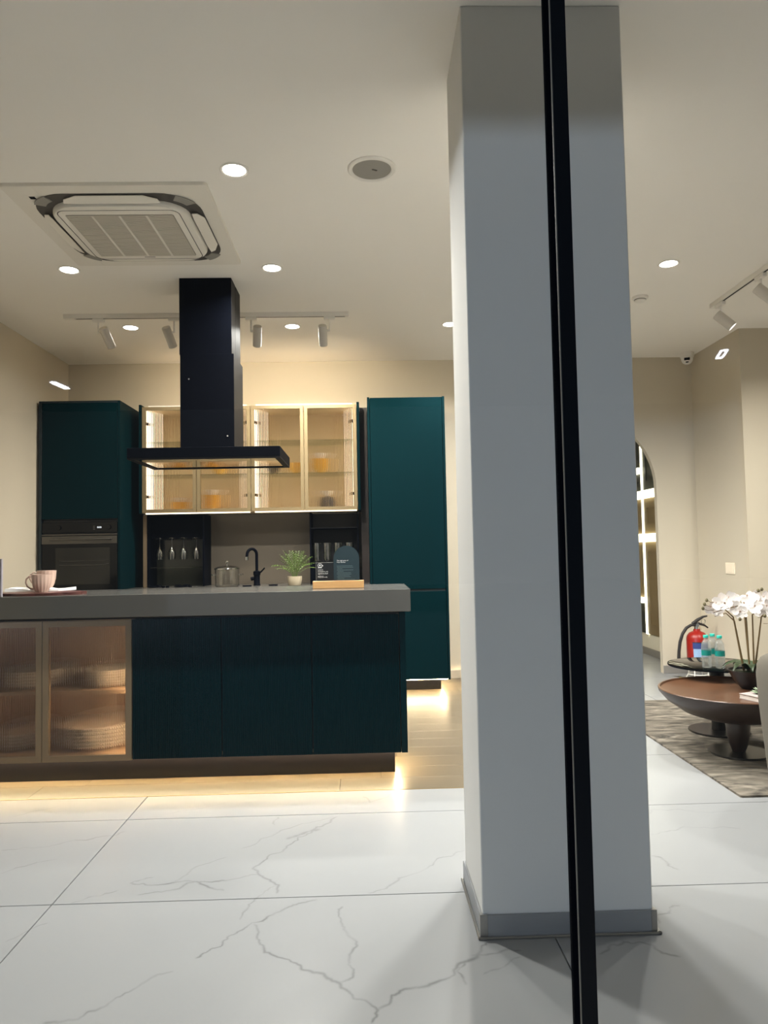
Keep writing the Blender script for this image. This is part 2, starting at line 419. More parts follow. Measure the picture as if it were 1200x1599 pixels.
VEINS = [
    ([(-0.009, 1.87), (0.007, 1.922), (-0.055, 1.971), (-0.094, 2.041), (-0.158, 2.096), (-0.237, 2.157), (-0.318, 2.208), (-0.351, 2.288), (-0.373, 2.374)], 0.0045, 0.9),
    ([(0.007, 1.922), (0.045, 1.982), (0.127, 2.013), (0.207, 2.055), (0.249, 2.122), (0.31, 2.181), (0.334, 2.223)], 0.006, 0.85),
    ([(0.263, 2.137), (0.227, 2.083), (0.246, 2.016)], 0.0035, 0.6),
    ([(-0.512, 2.188), (-0.477, 2.239), (-0.425, 2.316), (-0.383, 2.382), (-0.335, 2.422), (-0.276, 2.48), (-0.187, 2.522)], 0.0035, 0.85),
    ([(-0.422, 2.402), (-0.413, 2.467), (-0.397, 2.536), (-0.335, 2.636)], 0.003, 0.6),
    ([(-0.328, 2.575), (-0.329, 2.642), (-0.404, 2.721), (-0.439, 2.78), (-0.407, 2.849), (-0.342, 2.95), (-0.298, 3.069), (-0.231, 3.174), (-0.15, 3.286)], 0.004, 0.8),
    ([(-0.345, 3.051), (-0.299, 3.086), (-0.22, 3.15)], 0.009, 0.55),
    ([(-0.518, 2.963), (-0.452, 3.059), (-0.38, 3.14), (-0.302, 3.211), (-0.167, 3.287)], 0.003, 0.6),
    ([(-0.858, 2.687), (-0.766, 2.671), (-0.686, 2.691), (-0.599, 2.685), (-0.514, 2.689), (-0.412, 2.728)], 0.004, 0.85),
    ([(-0.858, 2.687), (-0.828, 2.714), (-0.79, 2.731)], 0.003, 0.7),
    ([(-0.806, 2.598), (-0.736, 2.617), (-0.671, 2.634), (-0.628, 2.687), (-0.576, 2.646), (-0.513, 2.611)], 0.004, 0.75),
    ([(-0.715, 2.693), (-0.666, 2.789), (-0.63, 2.829), (-0.559, 2.889)], 0.003, 0.5),
    ([(-1.012, 2.548), (-0.952, 2.601), (-0.881, 2.636)], 0.003, 0.55),
    ([(-0.83, 1.915), (-0.745, 1.926), (-0.701, 1.973), (-0.666, 2.023), (-0.62, 2.084), (-0.559, 2.125)], 0.0045, 0.6),
    ([(-0.097, 2.474), (-0.101, 2.382), (-0.079, 2.295), (-0.059, 2.214), (-0.07, 2.141), (-0.057, 2.1), (-0.095, 2.045)], 0.0035, 0.6),
    ([(-0.018, 2.554), (0.06, 2.609), (0.15, 2.699), (0.221, 2.762), (0.249, 2.824), (0.358, 2.891)], 0.0035, 0.55),
    ([(-1.473, 3.024), (-1.388, 3.046), (-1.281, 3.058), (-1.201, 3.102), (-1.032, 3.189)], 0.0035, 0.6),
    ([(-1.365, 2.803), (-1.329, 2.853), (-1.273, 2.896), (-1.206, 2.917)], 0.003, 0.5),
    ([(-1.112, 2.312), (-1.078, 2.369), (-1.033, 2.423)], 0.003, 0.5),
    ([(-1.603, 3.399), (-1.527, 3.47), (-1.443, 3.533)], 0.003, 0.5),
    ([(-0.999, 3.303), (-0.897, 3.384), (-0.799, 3.428), (-0.667, 3.509)], 0.003, 0.45),
    ([(-0.036, 3.541), (-0.007, 3.455), (0.05, 3.506), (0.111, 3.617)], 0.0035, 0.55),
    ([(-0.413, 3.201), (-0.408, 3.306)], 0.003, 0.5),
    ([(0.637, 2.139), (0.686, 2.183), (0.733, 2.202), (0.779, 2.199), (0.807, 2.181), (0.86, 2.116)], 0.004, 0.7),
    ([(1.043, 2.787), (1.076, 2.741), (1.095, 2.664)], 0.005, 0.65),
    ([(0.868, 2.29), (0.933, 2.36), (0.985, 2.408)], 0.004, 0.6),
    ([(0.298, 2.061), (0.346, 2.087), (0.386, 2.124), (0.418, 2.142)], 0.003, 0.5),
    ([(0.274, 2.156), (0.337, 2.162), (0.397, 2.18), (0.425, 2.173)], 0.0035, 0.6),
    ([(0.92, 2.92), (1.10, 2.97), (1.28, 3.06), (1.5, 3.02)], .003, .45),
    ([(1.15, 3.20), (1.35, 3.26), (1.6, 3.22)], .003, .45),
]
M['marble'] = marble_mat()

# rug: warped streaks
def rug_mat():
    m = bpy.data.materials.new('grey_swirl_rug'); m.use_nodes = True; nt = m.node_tree; b = nt.nodes['Principled BSDF']
    tc = nt.nodes.new('ShaderNodeTexCoord'); mp = nt.nodes.new('ShaderNodeMapping'); mp.inputs['Rotation'].default_value = (0, 0, 0.5); mp.inputs['Scale'].default_value = (1.4, 4.2, 1)
    nz = nt.nodes.new('ShaderNodeTexNoise'); nz.inputs['Scale'].default_value = 1.5; nz.inputs['Detail'].default_value = 5; nz.inputs['Distortion'].default_value = 3.2; nz.inputs['Roughness'].default_value = 0.55
    cr = nt.nodes.new('ShaderNodeValToRGB'); e = cr.color_ramp.elements
    e[0].position = 0.36; e[0].color = (*sr(58, 54, 47), 1); e[1].position = 0.66; e[1].color = (*sr(134, 127, 114), 1)
    k = e.new(0.46); k.color = (*sr(94, 88, 78), 1); k = e.new(0.56); k.color = (*sr(112, 105, 94), 1)
    nt.links.new(tc.outputs['Object'], mp.inputs[0]); nt.links.new(mp.outputs[0], nz.inputs['Vector'])
    nt.links.new(nz.outputs['Fac'], cr.inputs[0]); nt.links.new(cr.outputs[0], b.inputs['Base Color'])
    b.inputs['Roughness'].default_value = 0.95
    n2 = nt.nodes.new('ShaderNodeTexNoise'); n2.inputs['Scale'].default_value = 400; bp = nt.nodes.new('ShaderNodeBump'); bp.inputs['Strength'].default_value = 0.4; bp.inputs['Distance'].default_value = 0.004
    nt.links.new(tc.outputs['Object'], n2.inputs['Vector']); nt.links.new(n2.outputs['Fac'], bp.inputs['Height']); nt.links.new(bp.outputs[0], b.inputs['Normal'])
    return m
M['rug'] = rug_mat()

# ================================================================== SETTING
CH = 2.887
XL, XR, YF, YB, YE = -2.66, 5.5, 1.4, 6.65, 9.6
struct('ceiling', B(XL-.15, XR+.1, YF-.02, YE+.1, CH, CH+.12), M['ceil'])
floor = struct('floor', B(XL-.15, XR+.1, YF-.02, YE+.1, -.08, -.007), M['grout'])
GX = [-1.069+1.612*k for k in range(-1, 5)]; GX = [XL-.1]+[g for g in GX if XL < g < XR]+[XR]
GY = [2.547+.777*k for k in range(-2, 10)]; GY = [YF]+[g for g in GY if YF < g < YE]+[YE]
WX, WY = 1.0, 3.634     # timber area: x < WX and y > WY
cache = {}
def tile(x0, x1, y0, y1):
    g = .0020; key = (round(x1-x0, 3), round(y1-y0, 3))
    if key not in cache:
        hx, hy = (x1-x0)/2-g, (y1-y0)/2-g
        o = obj('tile', B(-hx, hx, -hy, hy, -.008, 0, bev=.0008), M['marble'], floor, world=False); cache[key] = o.data
    else:
        o = bpy.data.objects.new('tile', cache[key]); COL.objects.link(o); o.parent = floor
    o.location = ((x0+x1)/2, (y0+y1)/2, 0)
for x0, x1 in zip(GX, GX[1:]):
    for y0, y1 in zip(GY, GY[1:]):
        if y0 >= YB and x1 < 1.0: continue
        if x0 >= WX or y1 <= WY: tile(x0, x1, y0, y1); continue
        if y0 < WY: tile(x0, x1 if x1 < WX else x1, y0, WY-.004) if x1 <= WX else (tile(x0, WX, y0, WY-.004), tile(WX, x1, y0, y1))
        elif x1 > WX:
            if y0 >= YB: tile(x0, x1, y0, y1)
            elif y1 > YB: tile(WX, x1, y0, y1)
            else: tile(WX, x1, y0, y1)
PW = (YB-WY)/16
pm = {}
for r in range(16):
    y0 = WY+r*PW; x = XL-.1-random.uniform(0, 1.2)
    while x < WX-.01:
        L = 1.5; a, b = max(x, XL-.05), min(x+L, WX); x += L
        if b-a < .004: continue
        o = obj('plank', B(-(b-a)/2+.0008, (b-a)/2-.0008, -PW/2+.0006, PW/2-.0006, -.008, 0, bev=.0006), M['plank'], floor, world=False)
        o.location = ((a+b)/2, y0+PW/2, 0)
struct('trim_1', B(XL, WX, WY-.006, WY-.001, -.008, .0015), M['brass'])

# walls
struct('wall_left', B(XL-.12, XL, YF, YB+.1, 0, CH), M['wall'])
ax, az, ar, ay1 = 1.987, 1.686, .68, 6.71
bm = bmesh.new()
out = [(XL, 0), (ax-ar, 0)]+[(ax-ar*math.cos(PI*k/40), az+ar*math.sin(PI*k/40)) for k in range(41)]+[(ax+ar, 0), (3.03, 0), (3.03, CH), (XL, CH)]
prism(bm, out, YB, ay1, XZ)
wall_back = struct('wall_back', bm, M['wall'])
struct('wall_right', B(3.03, XR, 5.77, YE, 0, CH), M['wall'])
struct('wall_far_right', B(XR, XR+.1, YF, 5.77, 0, CH), M['wall'])
struct('wall_passage_back', B(.4, 3.03, YE-.05, YE+.1, 0, CH), M['wall'])
struct('wall_passage_left', B(.4, .5, 6.711, YE-.05, 0, CH), M['wall'])
# skirtings
def skirt(name, x0, x1, y0, y1): return struct(name, B(x0, x1, y0, y1, 0, .072, bev=.002), M['skirt'])
skirt('baseboard_back_kitchen', .68, ax-ar, YB-.012, YB)
skirt('baseboard_back_corner', ax+ar, 3.03, YB-.012, YB)
skirt('baseboard_right', 3.018, 3.03, 5.77, YB-.012)
skirt('baseboard_right_front', 3.018, XR, 5.758, 5.77)
skirt('baseboard_passage', 2.966, 2.978, 6.76, YE-.06)
skirt('baseboard_left', XL, XL+.012, YF+.1, 5.99)

# column with aluminium skirting
cx0, cx1, cy0, cy1 = .329, .843, 2.252, 2.628
colm = struct('column', B(cx0, cx1, cy0, cy1, 0, CH, bev=.003), M['column'])
t = .008
for nm, a in (('skirting_plate', (cx0-t, cx1+t, cy0-t, cy0-.0003)), ('skirting_plate', (cx0-t, cx1+t, cy1+.0003, cy1+t)), ('skirting_plate', (cx0-t, cx0-.0003, cy0, cy1)), ('skirting_plate', (cx1+.0003, cx1+t, cy0, cy1))):
    obj(nm, B(*a, .001, .068, bev=.0015), M['skirt_al'], colm)
for a in ((cx0-.016, cx1+.02, cy0-.018, cy0-.008), (cx0-.016, cx0-.008, cy0-.018, cy1+.01), (cx1+.008, cx1+.02, cy0-.018, cy1+.01)):
    obj('skirting_ledge', B(*a, .0005, .008, bev=.002), M['steel'], colm, label='bright projecting foot of the skirting')
for x0, x1 in ((cx0-.0095, cx0+.014), (cx1-.008, cx1+.0095)):
    obj('corner_cap', B(x0, x1, cy0-.0095, cy0+.012, .001, .0695, bev=.001), M['steel'], colm)

# shop front: two panes and a black mullion
win = struct('window_1', B(XL, XR, YF-.03, YF+.03, CH-.05, CH), M['mullion'])
obj('pane', B(XL, .386, YF-.005, YF+.005, .0, CH-.05), M['sheet'], win)
obj('pane', B(.397, XR, YF-.005, YF+.005, .0, CH-.05), M['sheet'], win)
obj('mullion', B(.3768, .4062, YF-.029, YF+.03, 0, CH-.05, bev=.0008), M['mullion'], win)
obj('mullion_flank', B(.3752, .3767, YF-.0258, YF+.03, 0, CH-.05), M['flank'], win, label='matt black flank of the mullion')
obj('seal', B(.3746, .3767, YF-.0292, YF-.0262, 0, CH-.05), M['seal'], win, label='thin pale seal line down the edge of the black mullion')

# outside: pavement and the canopy over the pavement
struct('pavement_ground', B(-14, 14, -22, YF-.03, -.12, -.03), M['pave'])
can = struct('canopy_roof', B(-8, 10, -6.0, YF-.03, 2.88, 3.02), M['canopy'])
for lx, ly, rz_, lab in ((-3.045, -4.60, .08, 'rectangular ring of cool light under the canopy, reflected upper left'), (3.255, -3.71, .30, 'rectangular ring of cool light under the canopy, reflected near the camera dome')):
    t_ = thing('canopy_light', lab, 'lamp', (lx, ly, 2.88), rz_, 'ring lights under the canopy')
    o_ = rrect(-.032, .032, -.15, .15, .016, 4); i_ = rrect(-.017, .017, -.125, .125, .006, 4)
    obj('light_ring', ring_prism(bmesh.new(), o_, i_, -.012, -.003), M['led_cool'], t_, world=False)
    obj('backing_plate', prism(bmesh.new(), rrect(-.036, .036, -.155, .155, .018, 4), -.003, 0), M['canopy'], t_, world=False)
# added unseen lamp, far left outside: lights the column's face under the canopy edge
LX_, LY_ = -12.0, -12.0
st = thing('added_outdoor_lamp', 'added unseen lamp with a square head, lighting the column from outside', 'lamp', (LX_, LY_, -.03))
obj('pole', tube(bmesh.new(), [(LX_, LY_-.3, -.03), (LX_, LY_-.3, 3.3), (LX_, LY_-.05, 3.3)], .04), M['dkmetal'], st)
obj('lamp_head', B(LX_-.12, LX_+.12, LY_-.15, LY_+.1, 3.19, 3.26, bev=.01), M['dkmetal'], st)
lamp('added_outdoor_beam', 'SPOT', (LX_, LY_+.05, 3.186), ADDED_LAMP_W, sr(196, 219, 250), st, dir=(.66, .75, -.04), spot_size=math.radians(100), spot_blend=.3, shadow_soft_size=.07)

# ================================================================== KITCHEN: tall units
def fluted_sheet(x0, x1, z0, z1, yf, yb, n, depth, sub=6):
    """vertical ribbed sheet: ribs bulge towards -y from plane yf, flat back at yb"""
    bm = bmesh.new(); P = []
    w = (x1-x0)/n
    for k in range(n):
        for s in range(sub):
            u = s/sub; P.append((x0+w*(k+u), yf-depth*math.sqrt(max(0, 1-(2*u-1)**2))))
    P.append((x1, yf))
    f0 = [bm.verts.new((x, y, z0)) for x, y in P]; f1 = [bm.verts.new((x, y, z1)) for x, y in P]
    b0 = [bm.verts.new((x, yb, z0)) for x, _ in P]; b1 = [bm.verts.new((x, yb, z1)) for x, _ in P]
    for k in range(len(P)-1):
        bm.faces.new((f0[k], f0[k+1], f1[k+1], f1[k])); bm.faces.new((b0[k+1], b0[k], b1[k], b1[k+1]))
        bm.faces.new((f1[k], f1[k+1], b1[k+1], b1[k])); bm.faces.new((f0[k+1], f0[k], b0[k], b0[k+1]))
    bm.faces.new((f0[0], f1[0], b1[0], b0[0])); bm.faces.new((f1[-1], f0[-1], b0[-1], b1[-1]))
    return bm

# right tall unit
tr = thing('tall_cabinet', 'tall teal two-door cabinet standing right of the glass wall cabinets', 'cabinet', (.348, 6.3, 0), 0, 'tall teal cabinets')
x0, x1, y0, y1 = .030, .667, 6.0, 6.63
obj('side_panel', B(x0, x0+.019, y0, y1, .105, 2.417, bev=.001), M['teal'], tr)
obj('side_panel', B(x1-.019, x1, y0, y1, .105, 2.417, bev=.001), M['teal'], tr)
obj('carcass', B(x0+.02, x1-.02, y0+.03, y1, .11, 2.41), M['dark'], tr)
obj('door', B(x0+.022, x1-.022, y0+.001, y0+.023, .838, 2.412, bev=.0015), M['teal'], tr)
obj('door', B(x0+.022, x1-.022, y0+.001, y0+.023, .11, .819, bev=.0015), M['teal'], tr)
obj('handle_channel', B(x0+.022, x1-.022, y0+.012, y0+.0295, .8195, .8375), M['tealdark'], tr)
obj('plinth', B(x0+.06, x1-.062, 6.16, 6.2, .0005, .104), M['plinth'], tr)
obj('led_strip', B(x0+.02, x1-.02, 6.06, 6.07, .098, .104), M['led_warm'], tr, label='warm light strip under the cabinet')
obj('led_strip', B(x1-.05, x1-.04, 6.07, 6.6, .098, .104), M['led_warm'], tr, label='warm light strip under the cabinet')

# left tall unit with oven niche
tl = thing('tall_cabinet', 'tall teal oven cabinet standing against the left wall', 'cabinet', (-2.31, 6.3, 0), 0, 'tall teal cabinets')
x0, x1 = -2.637, -1.984
obj('side_panel', B(x0, x0+.022, y0, y1, .105, 2.42, bev=.001), M['tealdark'], tl)
obj('side_panel', B(x1-.019, x1, y0, y1, .105, 2.42, bev=.001), M['teal'], tl)
obj('top_panel', B(x0+.022, x1-.019, y0, y1, 2.405, 2.42), M['tealdark'], tl)
obj('carcass', B(x0+.023, x1-.02, y0+.03, y1, 1.452, 2.404), M['dark'], tl)
obj('carcass', B(x0+.023, x1-.02, y0+.03, y1, .11, .84), M['dark'], tl)
obj('door', B(x0+.025, x1-.022, y0+.001, y0+.023, 1.458, 2.403, bev=.0015), M['teal'], tl)
obj('door', B(x0+.025, x1-.022, y0+.001, y0+.023, .11, .835, bev=.0015), M['teal'], tl)
obj('plinth', B(x0+.03, x1-.03, 6.16, 6.2, .0005, .104), M['plinth'], tl)
ov = thing('oven', 'black built-in oven with steel handle in the left tall cabinet', 'oven', (-2.31, 6.25, .845))
a0, a1 = x0+.027, x1-.0235
obj('housing', B(a0, a1, 6.03, 6.55, .846, 1.448), M['dark'], ov)
obj('control_panel', B(a0, a1, 6.002, 6.029, 1.347, 1.430, bev=.002), M['ovenglass'], ov)
for kx in (-2.475, -2.075):
    k_ = obj('knob', lathe(bmesh.new(), [(0, 0), (.019, 0), (.019, .010), (.017, .014), (0, .014)], seg=24), M['ovenglass'], ov, world=False)
    k_.rotation_euler = (PI/2, 0, 0); k_.location = (kx+2.31, 6.0015-6.25, 1.388-.845)
text('display_digits', '0:00', .020, (PI/2, 0, 0), (-2.168+2.31, 6.0012-6.25, 1.381-.845), M['display'], ov)
for k_ in range(3): obj('dial_marks', B(-2.20-.012*0, -2.186, 6.0012, 6.002, 1.372+.012*k_, 1.3735+.012*k_), M['grey_plastic'], ov)
obj('trim_strip', B(a0, a1, 5.999, 6.029, 1.325, 1.336, bev=.001), M['ovensteel'], ov)
od = obj('oven_door', B(a0, a1, 6.0, 6.029, .886, 1.320, bev=.002), M['ovenglass'], ov)
obj('steel_band', B(a0+.001, a1-.001, 5.9975, 5.9995, 1.257, 1.319), M['ovensteel'], od)
obj('window', B(-2.500, -2.066, 5.9985, 5.9998, .930, 1.225), M['ovenwin'], od, label='greyish oven window showing the rack')
obj('handle', tube(bmesh.new(), [(-2.535, 5.998, 1.292), (-2.53, 5.968, 1.292), (-2.5, 5.963, 1.292), (-2.09, 5.963, 1.292), (-2.06, 5.968, 1.292), (-2.055, 5.998, 1.292)], .007), M['ovensteel'], od)
for zz, rr in ((1.118, .0018), (1.085, .0025)):
    obj('rack_wire', tube(bmesh.new(), [(-2.47, 5.9975, zz+.004), (-2.42, 5.9975, zz), (-2.12, 5.9975, zz), (-2.075, 5.9975, zz+.01)], rr, 6), M['ovensteel'], od)

# glass-fronted wall cabinets
ybk = 6.63
def wall_unit(x0, x1, label, ends):
    z0, z1, yf = 1.508, 2.412, 6.272
    r = thing('glass_wall_cabinet', label, 'cabinet', ((x0+x1)/2, yf, z0), 0, 'fluted glass wall cabinets')
    obj('top_panel', B(x0, x1, yf, ybk, z1-.018, z1), M['carcass'], r)
    obj('bottom_panel', B(x0, x1, yf, ybk, z0, z0+.018), M['carcass'], r)
    obj('back_panel', B(x0+.018, x1-.018, ybk-.01, ybk, z0+.018, z1-.018), M['carcass'], r)
    for a in ((x0, x0+.018), (x1-.018, x1)): obj('side_panel', B(*a, yf, ybk, z0+.018, z1-.018), M['carcass'], r)
    for a in ((x0+.0185, x0+.024), (x1-.024, x1-.0185)): obj('light_panel', B(*a, yf+.012, yf+.165, z0+.02, z1-.02), M['led_panel'], r, label='bright vertical light panel inside the cabinet side')
    for zz in (1.832, 2.116): obj('glass_shelf', B(x0+.025, x1-.025, yf+.06, ybk-.012, zz, zz+.008), M['shelfglass'], r)
    xm = (x0+x1)/2
    for a, b, hs in ((x0+.002, xm-.0015, 1), (xm+.0015, x1-.002, -1)):
        fr, w = yf-.022, .030
        P = lambda i: [(a+i, z0+i), (b-i, z0+i), (b-i, z1-i), (a+i, z1-i)]
        d = obj('door', ring_prism(bmesh.new(), P(.001), P(w), fr, yf-.002, XZ), M['bronze'], r)
        obj('fluted_pane', fluted_sheet(a+w-.004, b-w+.004, z0+w-.004, z1-w+.004, fr+.009, fr+.012, 30, .0044), M['fluted'], d)
        hx = a+w+.004 if hs == 1 else b-w-.004
        for hz in (z0+.14, z1-.14):
            obj('hinge', B(hx-.006, hx+.006, yf-.001, yf+.05, hz-.012, hz+.012, bev=.002), M['dkmetal'], d)
    for xx, side in ends:
        obj('end_panel', B(xx, xx+.022, 6.245, ybk, z0-.004, z1+.018, bev=.001), M['teal'], r, label='teal end panel')
    obj('under_light', B(x0+.03, x1-.012, yf-.012, yf+.010, z0-.009, z0-.0005), M['led_under'], r, label='bright light strip along the bottom edge')
    obj('top_light_housing', B(x0+.04, x1-.04, 6.305, 6.318, z1+.0005, z1+.020), M['white_plastic'], r)
    lamp('top_light', 'AREA', ((x0+x1)/2, 6.320, z1+.011), TOP_W, sr(255, 240, 212), r, dir=(0, 1, .45), shape='RECTANGLE', size=x1-x0-.1, size_y=.016)   # wall-washing strip on the cabinet roof
    return r
wall_unit(-1.885, -.966, 'two-door fluted glass wall cabinet behind the black extractor hood', [(-1.908, 0)])
wall_unit(-.965, -.060, 'two-door fluted glass wall cabinet next to the right tall cabinet', [(-.0595, 0)])
# crockery inside the wall cabinets
bowl_prof = [(0, 0), (.030, 0), (.032, .006), (.055, .030), (.068, .058), (.064, .058), (.050, .032), (.028, .009), (0, .008)]
def bowl(x, y, z, mat, label, s=1.0, sz=1.0, group='bowls in the wall cabinets'):
    o = obj('bowl', lathe(bmesh.new(), [(r*s, h*s*sz) for r, h in bowl_prof], seg=32), M[mat]); o.location = (x, y, z)
    return tag(o, label, 'bowl', group)
zb, z1_, z2_ = 1.5262, 1.8402, 2.1242
ORD = ['lowest', 'second', 'third', 'fourth', 'fifth', 'topmost']
def stack(x, y, z, n, mat, where, s=1.0, sz=1.0, step=.022, tint='yellow'):
    for k in range(n):
        nm = 'lowest' if k == 0 else ('topmost' if k == n-1 else ORD[k])
        bowl(x, y, z+k*step*s, mat, f'{tint} bowl, {nm} in stack {where}', s, sz)
stack(-1.615, 6.42, zb, 2, 'yellow', 'behind the first glass door, bottom board', 1.0)
bowl(-1.615, 6.42, zb+.075, 'plate', 'small white bowl resting on yellow bowls behind the first glass door', .75)
stack(-1.335, 6.42, zb, 4, 'yellow', 'behind the second glass door, bottom board', 1.0, step=.026)
bowl(-1.335, 6.42, zb+.136, 'plate', 'small white bowl resting on yellow bowls behind the second glass door', .8)
stack(-1.265, 6.42, z1_, 2, 'yellow', 'behind the second glass door, lower glass shelf', .95)
stack(-.80, 6.42, z1_, 2, 'charcoal', 'behind the third glass door, lower glass shelf', .8, tint='dark')
stack(-.600, 6.42, z1_, 3, 'yellow', 'at the right of the third glass door, lower glass shelf', .9)
stack(-.385, 6.42, z1_, 4, 'yellow', 'behind the fourth glass door, lower glass shelf', 1.0)
bowl(-.385, 6.42, z1_+.126, 'plate', 'small white bowl resting on yellow bowls behind the fourth glass door', .8)
o = obj('lidded_jar', lathe(bmesh.new(), [(0, 0), (.058, 0), (.068, .03), (.066, .07), (.05, .10), (.02, .112), (0, .113)], seg=32), M['charcoal']); o.location = (-.330, 6.42, zb)
tag(o, 'dark rounded pot behind the fourth glass door, bottom board', 'pot')
bowl(-.330, 6.42, zb+.1135, 'plate', 'small white bowl standing on the dark rounded pot, bottom board', .75)

# back run: base units, worktop, backsplash
bc = thing('base_cabinet', 'dark base cabinet run under the back worktop between tall cabinets', 'cabinet', (-.98, 6.3, 0))
obj('carcass', B(-1.982, .028, 6.05, 6.63, .105, .838), M['dark'], bc)
for k in range(4): obj('door', B(-1.98+.502*k, -1.481+.502*k, 6.026, 6.049, .11, .835, bev=.001), M['teal'], bc)
obj('plinth', B(-1.98, .026, 6.16, 6.2, .0005, .104), M['plinth'], bc)
wt = obj('worktop', B(-1.9825, .0285, 6.0, 6.645, .8385, .8795, bev=.002), M['worktop']); tag(wt, 'grey back worktop under the glass wall cabinets', 'worktop'); origin_to(wt, (-.98, 6.3, .8385))
sp = obj('backsplash', B(-1.440, -.495, 6.632, 6.6495, .880, 1.507), M['splash']); tag(sp, 'taupe backsplash panel behind the tap', 'panel'); origin_to(sp, (-.97, 6.64, .88))
# black wine rack niche
wr = thing('wine_glass_rack', 'black open niche with hanging wine glasses left of the backsplash', 'shelf', (-1.64, 6.45, .88))
nx0, nx1, ny = -1.872, -1.385, 6.352
obj('side_panel', B(nx0, nx0+.012, ny, 6.63, .8805, 1.4955), M['black'], wr); obj('side_panel', B(nx1-.014, nx1, ny, 6.63, .8805, 1.4955), M['black'], wr)
obj('top_panel', B(nx0+.012, nx1-.014, ny, 6.63, 1.484, 1.4955), M['black'], wr)
obj('back_panel', B(nx0+.012, nx1-.014, 6.61, 6.63, .8805, 1.484), new_mat('smoked_back_panel', sr(46, 46, 40), .15, spec=.6), wr)
obj('shelf', B(nx0+.012, nx1-.014, ny+.02, 6.609, 1.040, 1.048), M['shelfglass'], wr)
gxs = [-1.782, -1.678, -1.578, -1.466]
for k, g in enumerate(gxs):
    for s in (-.022, .022): obj('hanging_rail', B(g+s-.004, g+s+.004, 6.37, 6.605, 1.289, 1.2945), M['dkmetal'], wr)
obj('rail_hanger', B(nx0+.012, nx1-.014, 6.48, 6.492, 1.295, 1.484), M['black'], wr)
obj('edge_profile', B(-1.903, -1.8725, 6.345, 6.36, .8805, 1.497), M['bronze_dk'], wr, label='brushed metal edge strip')
gprof = [(0, .0), (.034, 0), (.035, -.002), (.010, -.006), (.004, -.012), (.0034, -.075), (.008, -.085), (.026, -.105), (.034, -.130), (.033, -.160), (.029, -.185), (.028, -.185), (.032, -.160), (.0327, -.131), (.0255, -.107), (.006, -.088), (0, -.087)]
names = ['leftmost', 'second from the left', 'third from the left', 'rightmost']
g0 = obj('wine_glass', lathe(bmesh.new(), gprof, seg=24), M['ware_bright']); g0.location = (gxs[0], 6.42, 1.2985)
tag(g0, 'upside-down wine glass hanging in the black niche, leftmost of four', 'glass', 'hanging wine glasses')
for k in (1, 2, 3): dup(g0, (gxs[k], 6.42, 1.2985), None, f'upside-down wine glass hanging in the black niche, {names[k]} of four')
# right black niche with tumblers
rn = thing('open_shelf_unit', 'black open shelf niche with tall tumblers right of the backsplash', 'shelf', (-.27, 6.45, .88))
nx0, nx1 = -.482, -.062
obj('side_panel', B(nx0, nx0+.012, ny, 6.63, .8805, 1.4955), M['black'], rn); obj('side_panel', B(nx1-.012, nx1, ny, 6.63, .8805, 1.4955), M['black'], rn)
obj('back_panel', B(nx0+.012, nx1-.012, 6.61, 6.63, .8805, 1.4955), M['dark'], rn)
obj('shelf', B(nx0+.012, nx1-.012, ny, 6.609, 1.352, 1.364), M['black'], rn); obj('shelf_edge', B(nx0+.012, nx1-.012, ny-.002, ny, 1.359, 1.3635), M['dkmetal'], rn, label='thin metal front edge of the shelf')
obj('drawer', B(nx0+.012, nx1-.012, ny, 6.609, .8805, 1.066, bev=.001), M['black'], rn)
gp = obj('gap_strip', B(-.036, .0285, 6.40, 6.63, .8805, 2.41), new_mat('brown_black_gap_strip', sr(40, 33, 30), .5)); tag(gp, 'narrow dark strip standing for the gap between wall cabinet and right tall cabinet', 'panel'); origin_to(gp, (0, 6.5, .8805))  # dark brown strip stands for the open gap between the cabinets
tprof = [(0, 0), (.030, 0), (.034, .012), (.0375, .165), (.036, .165), (.0325, .022), (.024, .014), (0, .016)]
tx = [-.4225, -.336, -.242, -.145]
t0 = obj('tumbler', lathe(bmesh.new(), tprof, seg=28), M['ware_bright']); t0.location = (tx[0], 6.40, 1.0665)
tag(t0, 'tall clear tumbler in the black niche, leftmost of four', 'glass', 'tall tumblers')
for k in (1, 2, 3): dup(t0, (tx[k], 6.40, 1.0665), None, f'tall clear tumbler in the black niche, {names[k]} of four')

# things on the back worktop
zt = .880
tp = thing('kitchen_tap', 'black gooseneck kitchen tap on the back worktop before the backsplash', 'tap', (-.935, 6.33, zt))
obj('base', lathe(bmesh.new(), [(0, 0), (.030, 0), (.030, .006), (.026, .012), (.026, .085), (.031, .09), (.031, .118), (.018, .125), (0, .125)], c=(-.935, 6.33, zt), seg=24), M['black'], tp)
pts = [(-.935, 6.33, zt+.12), (-.935, 6.33, zt+.24)]+[(-.972+.037*math.cos(a), 6.33-.05*(1-math.cos(a))/2, zt+.262+.048*math.sin(a)) for a in [PI*k/12 for k in range(0, 13)]]+[(-1.011, 6.277, zt+.235)]
obj('spout', tube(bmesh.new(), pts, .0125, 14), M['black'], tp)
obj('nozzle', tube(bmesh.new(), [(-1.011, 6.2765, zt+.243), (-1.012, 6.275, zt+.216)], .0155, 14), M['chrome'], tp, label='bright chrome nozzle')
obj('lever', tube(bmesh.new(), [(-.93, 6.32, zt+.105), (-.895, 6.30, zt+.115), (-.862, 6.29, zt+.148)], [.009, .007, .006], 10), M['black'], tp)
obj('side_knob', tube(bmesh.new(), [(-.96, 6.33, zt+.06), (-.985, 6.322, zt+.055)], .016, 12), M['black'], tp)
